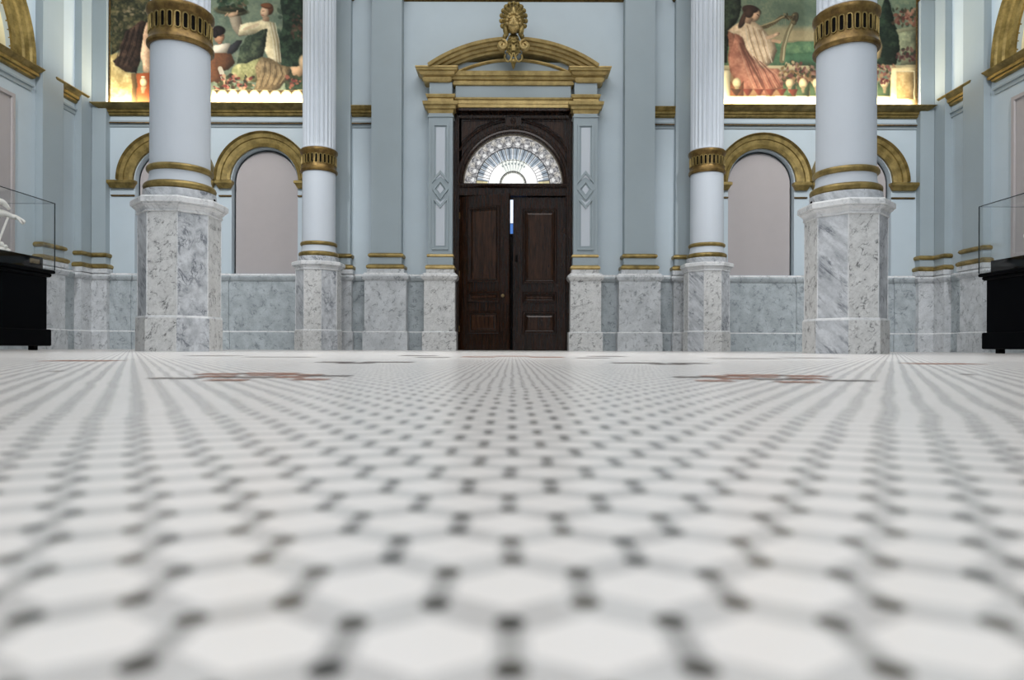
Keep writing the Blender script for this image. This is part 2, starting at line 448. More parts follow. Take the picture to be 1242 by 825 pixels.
# marble wainscot and its base along the walls
CAPZ = 1.225
def dado_prof(zb=.30):
    return [(0, zb), (0, 1.10), (.012, 1.11), (.035, 1.135), (.045, 1.17), (.035, 1.195), (.012, 1.205), (.005, CAPZ)]
BASEP = [(.025, 0), (.025, .284), (.016, .298), (0, .302)]
b = MB(); c = MB()
def run(x0, x1, y=D):
    for bb, pr in ((b, dado_prof()), (c, BASEP)):
        bb.wrap(x0, x1, y + .05, y - .02, pr, top=1)
for s in (-1, 1):
    xs = sorted((s * (DW + .02), s * XW)); run(*xs)
for s in (-1, 1):                                  # piers standing between the niche panels
    for px, hw in ((X(133) , .36), ((ARCH[0] + ARCH[1]) / 2, .22), (ARCH[1] + RN + .25, .22)):
        for bb, pr in ((b, dado_prof()), (c, BASEP)):
            bb.xf = xm(s); bb.wrap(px - hw, px + hw, D + .02, D - .05, pr, top=1); bb.xf = xm(1)
o = struct(b.build('trim_1', [M['mdado'], M['mcap']])); o = struct(c.build('baseboard_back', [M['mdado'], M['mcap']]))

# gold cornice over the niches and the painted string course below it
def cornice_prof(top, bot, proj):
    h = top - bot
    return [(.02, bot), (.045, bot + .1 * h), (.05, bot + .25 * h), (.075, bot + .3 * h), (.085, bot + .5 * h), (.55 * proj, bot + .55 * h), (.62 * proj, bot + .62 * h), (.7 * proj, bot + .66 * h), (.95 * proj, bot + .9 * h), (proj, bot + .93 * h), (proj, top), (0.02, top)]
CT, CB = 3.93, 3.77
k = 2
for s in (-1, 1):
    m = xm(s)
    for xa, xb, pj in ((X(131.6), X(374.5), .20), (X(424), X(448.6), .10)):
        b = MB(m); b.wrap(xa, xb, D + .01, D, cornice_prof(CT, CB, pj)); struct(b.build('trim_%d' % k, M['gold'])); k += 1
        b = MB(m); b.wrap(xa, xb, D + .01, D, [(0, 3.585), (.018, 3.6), (.018, 3.65)]); b.wrap(xa, xb, D + .01, D, [(.03, 3.668), (.035, 3.675), (.035, 3.692), (0, 3.70)])
        b.mi = 1; b.wrap(xa, xb, D + .01, D, [(.018, 3.65), (.03, 3.652), (.03, 3.668)], False); struct(b.build('trim_%d' % k, [M['pil'], M['bronze']])); k += 1
# crowning moulding across the door bay, just at the top of the view
b = MB(); b.wrap(X(486), X(757), D + .01, D, [(0, 5.64), (.03, 5.66), (.05, 5.72), (.12, 5.78), (.14, 5.9), (0, 5.92)]); struct(b.build('trim_%d' % k, M['bronze'])); k += 1

# ------------------------------------------------------------------ pilasters
PG = 'flat pilasters on gold and marble bases'
def pilaster(x0, x1, proj, label, xf=None, y=D, pl=.09, back=-.001, loc=(0, 0, 0), panel=False, top=8.2):
    t = thing('pilaster', label, 'pilaster', loc, group=PG)
    yf = y - proj
    b = MB(xf); b.wrap(x0 - pl, x1 + pl, y + back, yf - pl * .5, dado_prof(), top=1); b.wrap(x0 - pl, x1 + pl, y + back, yf - pl * .5, BASEP, top=1)
    b.wrap(x0 - .055, x1 + .055, y + back, yf - .05, [(0, CAPZ - .01), (0, 1.285), (-.01, 1.29)])
    b.build('plinth', [M['mdado2'], M['mcap']], t)
    b = MB(xf)
    b.wrap(x0, x1, y + back, yf, [(.0, 1.282), (.05, 1.288), (.066, 1.31), (.062, 1.34), (.035, 1.36), (.01, 1.368)])
    b.wrap(x0, x1, y + back, yf, [(.0, 1.468), (.03, 1.478), (.044, 1.50), (.034, 1.528), (0, 1.545)])
    b.build('base_moulding', M['gold'], t)
    b = MB(xf); b.wrap(x0, x1, y + back, yf, [(.012, 1.355), (.012, 1.48), (0, 1.49), (0, top)]); b.build('shaft', M['pil'], t)
    if top > 6:
        b = MB(xf); b.wrap(x0, x1, y + back, yf, [(0, 5.64), (.03, 5.655), (.05, 5.70), (.03, 5.74), (0, 5.75)]); b.build('necking', M['bronze'], t)
    return t
SD = {-1: 'left', 1: 'right'}
for s in (-1, 1):
    m = xm(s); side = SD[s]
    pilaster(X(449.5, 10.47), X(486, 10.47), .2, 'wide blue-grey pilaster standing between door surround and small %s column' % side, m, loc=(s * X(468), D, 0))
    pilaster(X(376, 10.5), X(423, 10.5), .11, 'blue-grey pilaster partly hidden behind the far %s column' % side, m, loc=(s * X(400), D, 0), pl=.03)
    pilaster(-6.745, X(127.5, 10.56), .11, 'blue-grey corner pilaster at the %s end of the door wall' % side, m, loc=(s * -6.65, D, 0), pl=.03)
# ------------------------------------------------------------------ side walls
def side(s): return lambda x, y, z: (s * (-XW - y), x, z)
for s in (-1, 1):
    nm = SD[-1 if s > 0 else 1]                       # s=+1 builds the left wall
    xf = side(s)
    b = MB(xf)
    AY, AR = 7.635, 1.36                              # big arch of the side wall: centre along the hall, clear radius
    AZ = 4.03
    n = 40
    arcp = [(AY - AR * math.cos(PI * i / n), AZ + AR * math.sin(PI * i / n)) for i in range(n + 1)]
    x = 4.6
    b.f(*[b.v(*p) for p in ((YB, 0, 0), (AY - AR, 0, 0), (AY - AR, 0, ZC), (YB, 0, ZC))])
    for (xa, za), (xb, zb) in zip(arcp, arcp[1:]): b.f(b.v(xa, 0, za), b.v(xb, 0, zb), b.v(xb, 0, ZC), b.v(xa, 0, ZC))
    b.f(*[b.v(*p) for p in ((AY - AR, 0, 0), (AY + AR, 0, 0), (AY + AR, 0, AZ), (AY - AR, 0, AZ))])
    b.f(*[b.v(*p) for p in ((AY + AR, 0, 0), (D + .1, 0, 0), (D + .1, 0, ZC), (AY + AR, 0, ZC))])
    pa = [b.v(px, 0, pz) for px, pz in arcp]; pb = [b.v(px, .25, pz) for px, pz in arcp]; b.grid([pa, pb], True)
    b.box(YB, D + .3, .30, .42, 0, ZC)
    struct(b.build('wall_' + nm, M['wall'], smooth=False))
    # marble wainscot on it
    b = MB(xf); b.wrap(YB, D, .02, -.02, dado_prof(), top=1); struct(b.build('trim_%d' % k, [M['mdado'], M['mcap']])); k += 1
    b = MB(xf); b.wrap(YB, D, .02, -.02, BASEP, top=1); struct(b.build('baseboard_' + nm, [M['mdado'], M['mcap']]))
    # cornice pieces: below the big arch, and the short length between the two pilasters
    for x0, x1 in ((5.7, 9.36), (9.86, 10.36)):
        b = MB(xf); b.wrap(x0, x1, .01, 0, cornice_prof(4.02, 3.84, .13)); struct(b.build('trim_%d' % k, M['gold'])); k += 1
        b = MB(xf); b.wrap(x0, x1, .01, 0, [(0, 3.66), (.018, 3.67), (.018, 3.72), (.04, 3.73), (.04, 3.755), (0, 3.765)]); struct(b.build('trim_%d' % k, M['pil'])); k += 1
    # recessed looking frame and panel under the cornice
    b = MB(xf); b.frame(6.2, 9.05, 1.3, 3.5, [(0, 0), (0, -.03), (-.0, -.03), (.05, -.03), (.06, -.008)]); b.frame(6.26, 8.99, 1.36, 3.44, [(0, -.001), (0, -.006)], True)
    o = struct(b.build('trim_%d' % k, M['mauve'], smooth=False)); k += 1
    t = thing('lunette_arch', 'large gold arch with warmly lit lunette high on the %s side wall' % nm, 'arch', (s * -XW, AY, AZ))
    b = MB(xf); ri, ro = AR, 1.72
    b.arc(AY, AZ, [(ri, .02), (ri, -.03), (ri + .06, -.045), (ri + .07, -.03), (ri + .17, -.035), (ri + .19, -.06), (ri + .27, -.07), (ri + .29, -.095), (ro - .01, -.105), (ro, -.09), (ro, .01)], 0, PI, 64)
    b.build('archivolt', M['gold'], t)
    b = MB(xf); b.arc(AY, AZ, [(AR - .16, .12), (AR - .16, .08), (AR, .06), (AR, .12)], 0, PI, 48); b.build('inner_ring', M['cream'], t)
    b = MB(xf); b.poly([(AY - (AR - .02) * math.cos(PI * i / 32), AZ + (AR - .02) * math.sin(PI * i / 32)) for i in range(33)], .20, .24)
    b.build('lunette_panel', M['lunette'], t)
    for (x0, x1, lab) in ((9.465, 9.90, 'blue-grey pilaster on the %s side wall behind the glass case'), (10.315, 10.562, 'narrow blue-grey pilaster on the %s side wall beside the corner')):
        pilaster(x0, x1, .11, lab % nm, xf, y=0, pl=.03, loc=(s * -XW, (x0 + x1) / 2, 0))

# ------------------------------------------------------------------ murals
def noise2(h, w, cell, rng):
    gh, gw = int(h / cell) + 3, int(w / cell) + 3
    g = rng.random((gh, gw)); y = np.arange(h) / cell; x = np.arange(w) / cell
    yi, xi = y.astype(int), x.astype(int); fy, fx = (y - yi)[:, None], (x - xi)[None, :]
    fy = fy * fy * (3 - 2 * fy); fx = fx * fx * (3 - 2 * fx)
    a = g[yi][:, xi]; b_ = g[yi][:, xi + 1]; c_ = g[yi + 1][:, xi]; d_ = g[yi + 1][:, xi + 1]
    return (a * (1 - fx) + b_ * fx) * (1 - fy) + (c_ * (1 - fx) + d_ * fx) * fy
class Canvas:
    def __init__(self, x0, x1, y0, y1, step, seed):
        self.rng = np.random.default_rng(seed); self.x0, self.y0, self.st = x0, y0, step
        self.w, self.h = int((x1 - x0) / step) + 1, int((y1 - y0) / step) + 1
        self.xx, self.yy = np.meshgrid(x0 + np.arange(self.w) * step, y0 + np.arange(self.h) * step)
        self.c = np.zeros((self.h, self.w, 3)); self.n1 = noise2(self.h, self.w, 28 / step, self.rng); self.n2 = noise2(self.h, self.w, 9 / step, self.rng)
        self.wx = (noise2(self.h, self.w, 40 / step, self.rng) - .5) * 16; self.wy = (noise2(self.h, self.w, 40 / step, self.rng) - .5) * 16
        self.n3 = noise2(self.h, self.w, 4 / step, self.rng); self.form = None
    def soft(self, m, r):
        for _ in range(3):
            for ax in (0, 1):
                acc = np.zeros_like(m)
                for k_ in range(-r, r + 1): acc += np.roll(m, k_, ax)
                m = acc / (2 * r + 1)
        return m
    def model(self, m, r=5):
        # the painter's own modelling of a form: turned edges darker, one flank lighter
        q = self.soft(m, r)
        sh = .62 + .5 * q + .9 * (np.roll(q, 3, 1) - np.roll(q, -3, 1)) * -1 + .5 * (np.roll(q, -3, 0) - np.roll(q, 3, 0))
        return np.clip(sh, .45, 1.3)
    def lay(self, mask, col, var=.25, col2=None):
        m = np.clip(mask, 0, 1)[..., None]; v = (1 + var * .8 * ((.5 * self.n1 + .3 * self.n2 + .2 * self.n3) - .5))[..., None]
        cc = np.array(col, float)
        if col2 is not None:
            k = np.clip((.6 * self.n1 + .4 * self.n2 - .3) * 2, 0, 1)[..., None]; cc = cc * (1 - k) + np.array(col2, float) * k
        if self.form is not None: v = v * self.form[..., None]
        self.c = self.c * (1 - m) + cc * v * m
    def poly(self, pts, col, var=.25, col2=None, wob=.6, op=1):
        X_, Y_ = self.xx + self.wx * wob, self.yy + self.wy * wob
        ins = np.zeros(X_.shape, bool); n = len(pts)
        for i in range(n):
            (xa, ya), (xb, yb) = pts[i], pts[(i + 1) % n]
            if ya == yb: continue
            cr = ((ya > Y_) != (yb > Y_)) & (X_ < (xb - xa) * (Y_ - ya) / (yb - ya) + xa); ins ^= cr
        m = ins.astype(float)
        m = (m + np.roll(m, 1, 0) + np.roll(m, -1, 0) + np.roll(m, 1, 1) + np.roll(m, -1, 1)) / 5
        self.form = self.model(m); self.lay(m * op, col, var, col2); self.form = None
    def ell(self, cx, cy, rx, ry, col, ang=0, var=.2, col2=None, wob=.4, soft=.25, op=1):
        X_, Y_ = self.xx + self.wx * wob - cx, self.yy + self.wy * wob - cy; a = R(ang)
        u = (X_ * math.cos(a) + Y_ * math.sin(a)) / rx; v_ = (-X_ * math.sin(a) + Y_ * math.cos(a)) / ry
        d = np.sqrt(u * u + v_ * v_)
        if soft < .5: self.form = np.clip(1.12 - .38 * d * d - .25 * u * (d < 1.2) - .12 * v_ * (d < 1.2), .4, 1.35)
        self.lay(np.clip((1 + soft / 2 - d) / soft, 0, 1) * op, col, var, col2); self.form = None
    def line(self, pts, r, col, var=.2, op=1):
        m = np.zeros(self.xx.shape); X_, Y_ = self.xx + self.wx * .25, self.yy + self.wy * .25
        for (xa, ya), (xb, yb) in zip(pts, pts[1:]):
            L2 = (xb - xa) ** 2 + (yb - ya) ** 2; t = np.clip(((X_ - xa) * (xb - xa) + (Y_ - ya) * (yb - ya)) / L2, 0, 1)
            d = np.hypot(X_ - xa - t * (xb - xa), Y_ - ya - t * (yb - ya)); m = np.maximum(m, np.clip((r + 1.5 - d) / 3, 0, 1))
        self.lay(m * op, col, var)
    def spots(self, x0, x1, y0, y1, n, r, cols, op=.9):
        for _ in range(n):
            c_ = cols[self.rng.integers(len(cols))]
            self.ell(self.rng.uniform(x0, x1), self.rng.uniform(y0, y1), r * self.rng.uniform(.6, 1.4), r * self.rng.uniform(.5, 1.1), c_, self.rng.uniform(0, 180), .3, wob=.8, soft=.6, op=op)
    def mesh(self, name, px, pz, y, mat, parent):
        xs = px(self.xx[0]); zs = pz(self.yy[:, 0]); h, w_ = self.h, self.w
        vs = [(float(xs[i]), y, float(zs[j])) for j in range(h) for i in range(w_)]
        fs = [(j * w_ + i, (j + 1) * w_ + i, (j + 1) * w_ + i + 1, j * w_ + i + 1) for j in range(h - 1) for i in range(w_ - 1)]
        me = bpy.data.meshes.new(name); me.from_pydata(vs, [], fs); me.materials.append(mat)
        at = me.color_attributes.new('Col', 'FLOAT_COLOR', 'POINT')
        c_ = self.c * .8 + self.c.mean(2, keepdims=True) * .2; c_ = np.clip(c_ * .93 / 255, 0, 1); lin = np.where(c_ <= .04045, c_ / 12.92, ((c_ + .055) / 1.055) ** 2.4)
        at.data.foreach_set('color', np.concatenate([lin, np.ones((h, w_, 1))], 2).astype(np.float32).ravel())
        o = bpy.data.objects.new(name, me); COL.objects.link(o); o.parent = parent
        if parent: o.matrix_parent_inverse = parent.matrix_basis.inverted()
        return o

YM = 10.62
def mural_left():
    k = 4.343
    c = Canvas((132.6 - 120) * k, (375 - 120) * k, -190, 560, 3.2, 3)
    c.lay(np.ones(c.xx.shape), (104, 124, 106), .25, (128, 140, 112))
    c.poly([(40, -200), (480, -200), (330, 60), (270, 140), (60, 300)], (46, 50, 34), .6, (92, 84, 52))
    c.spots(60, 260, 20, 170, 70, 9, [(150, 130, 92), (110, 104, 66), (58, 62, 40), (170, 150, 110)], .6)
    c.poly([(930, -200), (1240, -200), (1240, 560), (990, 560), (955, 330), (935, 210), (965, 130), (955, 40)], (24, 40, 32), .7, (40, 62, 44))
    c.spots(1010, 1080, 60, 200, 30, 9, [(96, 52, 44), (120, 80, 66), (50, 60, 42)], .6)
    c.spots(940, 1000, 30, 330, 30, 12, [(34, 56, 42), (52, 78, 56)], .6)
    c.poly([(50, 290), (110, 280), (140, 380), (210, 400), (210, 560), (50, 560)], (186, 158, 92), .35, (206, 186, 122))
    c.poly([(196, 390), (280, 380), (280, 560), (190, 560)], (142, 66, 30), .3); c.poly([(170, 390), (196, 388), (196, 560), (172, 560)], (126, 96, 56), .2)
    c.ell(229, 434, 17, 22, (232, 206, 150)); c.poly([(215, 455), (243, 455), (236, 490), (222, 490)], (226, 196, 138)); c.ell(229, 407, 10, 5, (240, 220, 170))
    c.poly([(225, 125), (262, 112), (280, 112), (280, 390), (232, 380), (215, 300)], (196, 150, 112), .3, (216, 178, 136))
    c.poly([(215, 108), (240, 118), (222, 200), (216, 300), (196, 388), (140, 380), (84, 350), (70, 325), (104, 300), (118, 210), (140, 165)], (44, 32, 28), .5, (74, 52, 40))
    for q in range(6): c.line([(210 - q * 14, 130 + q * 8), (190 - q * 16, 240), (150 - q * 14, 345)], 2.5, (92, 70, 54) if q % 2 else (24, 18, 18), .2, .7)
    # sky glow and distant tree behind the raised tray
    c.ell(780, 110, 130, 120, (136, 158, 130), op=.5, soft=1.2)
    # woman raising a dish
    c.poly([(672, 80), (735, 78), (760, 150), (775, 186), (735, 195), (700, 150)], (176, 160, 134), .3, (146, 130, 108))
    c.ell(692, 56, 90, 27, (92, 90, 64), 4, .3, (120, 112, 76)); c.ell(690, 48, 72, 16, (58, 62, 44), 4)
    c.spots(620, 770, -20, 36, 46, 12, [(52, 84, 60), (36, 60, 44), (84, 108, 76), (116, 96, 70)], .8)
    c.ell(700, 78, 30, 12, (214, 172, 132), -15); c.line([(672, 72), (660, 84)], 4, (214, 172, 132)); c.line([(716, 72), (722, 58)], 4, (214, 172, 132))
    c.poly([(742, 132), (840, 106), (880, 100), (916, 120), (940, 200), (958, 332), (900, 330), (862, 260), (846, 165), (770, 190), (730, 186)], (212, 196, 150), .22, (232, 218, 178))
    c.poly([(846, 162), (880, 150), (872, 240), (856, 310), (800, 335), (722, 336), (738, 250), (780, 190)], (44, 58, 46), .5, (74, 86, 62))
    c.ell(886, 48, 30, 28, (112, 64, 38), 20, .3); c.ell(868, 62, 23, 32, (222, 178, 138), 8); c.poly([(858, 88), (892, 82), (892, 112), (856, 112)], (216, 174, 134)); c.ell(878, 30, 34, 14, (126, 74, 42), 12)
    c.line([(856, 58), (866, 56)], 1.6, (90, 60, 46)); c.line([(852, 78), (862, 79)], 1.8, (170, 80, 66))
    for q in range(5): c.line([(890 + q * 8, 120), (915 + q * 8, 240), (925 + q * 7, 325)], 2, (178, 158, 112) if q % 2 else (240, 230, 196), .15, .7)
    c.line([(760, 155), (830, 130)], 7, (226, 190, 150), op=.6)
    # kneeling man
    c.poly([(598, 240), (640, 232), (686, 226), (690, 262), (664, 288), (600, 288)], (222, 208, 182), .2)
    c.poly([(688, 236), (720, 212), (752, 214), (728, 262), (690, 290), (668, 282)], (52, 54, 58), .3)
    c.poly([(580, 280), (690, 282), (712, 330), (676, 370), (636, 380), (660, 430), (640, 450), (604, 430), (580, 440)], (118, 72, 42), .4, (86, 52, 34))
    c.ell(628, 196, 27, 30, (196, 138, 98)); c.ell(622, 162, 36, 26, (38, 30, 30), -10); c.ell(606, 176, 14, 22, (38, 30, 30)); c.line([(634, 190), (650, 188)], 2, (70, 44, 34)); c.ell(632, 226, 13, 7, (170, 112, 80))
    c.ell(656, 428, 14, 26, (220, 176, 132), -20); c.line([(632, 362), (652, 412)], 12, (206, 196, 172))
    # seated woman's robes
    c.poly([(712, 342), (770, 330), (860, 300), (850, 360), (828, 432), (760, 428), (690, 410), (690, 370)], (136, 138, 84), .35, (172, 168, 112))
    c.poly([(846, 306), (890, 302), (956, 340), (1004, 352), (996, 398), (950, 462), (900, 482), (842, 476), (806, 470), (826, 420), (822, 350)], (110, 92, 62), .4, (140, 118, 82))
    for q in range(9): c.line([(856 + q * 14, 318 + q * 5), (850 + q * 16, 390), (830 + q * 15, 462 - q * 3)], 2.6, (74, 58, 42) if q % 2 else (164, 142, 104), .2, .7)
    c.poly([(1000, 352), (1046, 350), (1080, 310), (1090, 380), (1050, 400), (1010, 392)], (200, 160, 120), .25); c.ell(1086, 330, 40, 46, (206, 176, 138))
    c.spots(604, 810, 396, 474, 80, 9, [(120, 44, 40), (168, 90, 76), (62, 72, 44), (196, 150, 110), (44, 40, 30)], .85)
    c.spots(980, 1200, 390, 470, 70, 10, [(110, 44, 44), (150, 84, 66), (60, 66, 42), (44, 40, 30)], .85)
    c.poly([(590, 474), (1230, 474), (1230, 560), (590, 560)], (206, 184, 138), .15)
    for x in range(600, 1230, 56): c.poly([(x, 474), (x + 34, 474), (x + 22, 488), (x + 17, 500), (x + 12, 488)], (110, 92, 60), .25, wob=.2)
    return c, (lambda a: X(120 + a / k, YM)), (lambda a: Z(a / k - (-350 * .0035), YM))
def mural_right():
    k = 4.343
    c = Canvas((868 - 860) * k, (1110.4 - 860) * k, -190, 560, 3.2, 8)
    c.lay(np.ones(c.xx.shape), (104, 124, 100), .3, (126, 136, 104))
    c.ell(420, 190, 240, 46, (186, 160, 110), op=.8, soft=.9); c.poly([(380, 212), (900, 212), (900, 220), (380, 222)], (206, 182, 130), .1, wob=.2, op=.8)
    c.poly([(-100, 222), (960, 218), (960, 360), (-100, 360)], (72, 108, 74), .3, (94, 124, 82)); c.poly([(380, 280), (600, 270), (600, 350), (380, 350)], (60, 96, 66), .3)
    c.ell(470, 60, 150, 60, (84, 104, 84), op=.7, soft=1)
    c.poly([(-100, -200), (170, -200), (165, 20), (150, 90), (120, 150), (100, 190), (88, 330), (-100, 330)], (36, 48, 36), .6, (54, 66, 46))
    c.poly([(-100, 346), (550, 346), (550, 372), (-100, 372)], (206, 190, 142), .15, wob=.3); c.poly([(-100, 372), (560, 372), (560, 520), (-100, 520)], (128, 96, 66), .3)
    c.poly([(66, 372), (112, 372), (108, 560), (66, 560)], (222, 206, 160), .15, wob=.2)
    # harp
    c.line([(252, 146), (300, 140), (340, 118), (376, 92), (410, 92), (452, 92)], 9, (96, 82, 52)); c.line([(256, 140), (340, 112), (392, 86)], 3, (170, 150, 104))
    c.line([(446, 90), (424, 140), (402, 190), (386, 260), (378, 320)], 13, (124, 112, 76)); c.line([(436, 110), (412, 170), (392, 250), (384, 316)], 3.5, (186, 174, 128))
    c.ell(448, 90, 20, 26, (92, 80, 56)); c.ell(440, 112, 16, 18, (112, 98, 66)); c.spots(380, 462, 70, 112, 16, 7, [(70, 60, 42), (140, 124, 86)])
    for q in range(9): c.line([(300 + q * 12, 140 - q * 5), (378 + q * 2, 250 - q * 8)], .9, (150, 146, 112), .1, .55)
    # musician, seen from behind
    c.poly([(106, 150), (92, 190), (100, 260), (92, 320), (110, 380), (140, 440), (180, 480), (200, 420), (190, 300), (150, 200)], (128, 76, 56), .35, (152, 96, 72))
    c.poly([(150, 112), (200, 100), (236, 112), (270, 140), (310, 186), (340, 220), (356, 270), (330, 330), (282, 360), (230, 340), (196, 280), (160, 220), (140, 190), (94, 168)], (196, 164, 124), .22, (216, 188, 150))
    for q in range(7): c.line([(180 + q * 16, 130 + q * 6), (200 + q * 16, 220), (240 + q * 14, 330)], 3, (150, 116, 84) if q % 2 else (232, 210, 176), .2, .7)
    c.poly([(130, 180), (170, 196), (210, 290), (270, 356), (360, 360), (400, 400), (412, 462), (330, 480), (286, 508), (226, 470), (180, 482), (120, 380), (96, 330)], (154, 92, 70), .32, (176, 116, 88))
    for q in range(9): c.line([(150 + q * 16, 240 + q * 12), (190 + q * 20, 360 + q * 4), (230 + q * 20, 462)], 3, (104, 56, 44) if q % 2 else (196, 142, 110), .2, .65)
    c.line([(160, 230), (210, 330), (250, 400), (300, 496)], 6, (112, 64, 48), .2, .8)
    c.ell(218, 60, 50, 28, (66, 44, 32), 8, .3); c.ell(176, 100, 18, 56, (74, 48, 34), 28, .3); c.ell(238, 82, 24, 34, (206, 158, 118), 20); c.poly([(196, 86), (230, 100), (214, 126), (182, 118)], (200, 154, 116)); c.ell(210, 50, 44, 20, (58, 38, 30), 5); c.ell(206, 72, 22, 26, (70, 46, 34), 20)
    c.line([(248, 76), (256, 84)], 2, (80, 50, 40)); c.line([(300, 200), (340, 186), (356, 178)], 9, (210, 166, 126)); c.ell(350, 182, 18, 8, (218, 174, 132), -20); c.line([(330, 214), (366, 222)], 8, (206, 160, 120))
    c.spots(370, 550, 330, 450, 130, 9, [(60, 68, 42), (120, 92, 52), (150, 110, 92), (108, 60, 52), (196, 172, 120), (50, 44, 32)], .85)
    # balustrade
    for x in (142, 210, 276, 420, 490, 560, 630, 920, 980):
        if 180 < x < 400: continue
        c.poly([(x - 34, 430), (x, 470), (x + 34, 430), (x + 34, 516), (x - 34, 516)], (120, 70, 44) if x < 300 else (62, 84, 56), .25, wob=.1); c.ell(x, 440, 22, 26, (214, 192, 140)); c.poly([(x - 10, 456), (x + 10, 456), (x + 6, 490), (x - 6, 490)], (206, 182, 130), wob=.1)
    for x in range(110, 420, 60): c.poly([(x, 470), (x + 56, 470), (x + 30, 512)], (126, 56, 40) if x > 150 else (90, 60, 40), .25, wob=.2)
    c.poly([(-100, 508), (960, 508), (960, 560), (-100, 560)], (224, 204, 152), .1)
    # right-hand end: cypress, urn of roses, pedestal
    c.poly([(858, 150), (900, 160), (916, 240), (900, 310), (866, 316)], (214, 182, 122), .2); c.ell(868, 220, 16, 40, (60, 40, 30))
    c.poly([(930, -30), (950, 20), (966, 110), (1010, 200), (980, 340), (880, 346), (872, 330), (900, 300), (912, 240), (884, 160), (896, 60)], (22, 34, 26), .5, (38, 54, 38))
    c.spots(960, 1088, 40, 130, 60, 11, [(96, 44, 36), (140, 84, 66), (44, 58, 40), (70, 60, 40), (176, 120, 92)], .85)
    c.poly([(976, 150), (1090, 136), (1090, 170), (986, 176)], (150, 150, 112), .25); c.poly([(986, 170), (1090, 164), (1090, 300), (1020, 300), (996, 250)], (118, 124, 94), .3, (150, 152, 112)); c.poly([(1016, 296), (1090, 296), (1090, 340), (1000, 340)], (104, 106, 80), .3)
    c.spots(985, 1085, 250, 320, 40, 9, [(80, 40, 40), (120, 76, 66), (44, 52, 38)], .8)
    c.poly([(866, 348), (1090, 338), (1090, 362), (866, 372)], (200, 182, 132), .2, wob=.3); c.spots(870, 975, 340, 440, 60, 9, [(96, 40, 40), (140, 80, 70), (50, 56, 36), (170, 130, 90)], .85)
    c.poly([(954, 356), (1090, 350), (1090, 560), (950, 560)], (206, 184, 130), .2, wob=.2); c.poly([(980, 376), (1076, 372), (1076, 520), (980, 520)], (176, 142, 84), .3, (198, 166, 108), wob=.2); c.line([(980, 520), (980, 376), (1076, 372), (1076, 520)], 2, (232, 214, 164))
    return c, (lambda a: X(860 + a / k, YM)), (lambda a: Z(a / k - 370 * .0035, YM))
for s, fn, lab in ((-1, mural_left, 'oil mural of a woman in pale robes raising a dish beside figures in a garden'), (1, mural_right, 'oil mural of a robed harp player seated on a balustrade')):
    c, px, pz = fn()
    x0, x1 = float(px(c.xx[0][0])), float(px(c.xx[0][-1])); z1, z0 = float(pz(c.yy[0][0])), float(pz(c.yy[-1][0]))
    t = thing('mural', lab, 'mural', ((x0 + x1) / 2, D, z0))
    c.mesh('canvas', px, pz, YM, M['mural'], t)
    b = MB(); b.box(x0, x1, YM + .004, D + .01, z0, z1); b.build('backing', M['dark'], t, False)
    b = MB(); b.frame(x0 - .02, x1 + .02, z0 - .02, z1 + .02, [(0, D), (0, YM - .012), (.022, YM - .012), (.022, D)]); b.build('frame', M['bronze'], t, False)

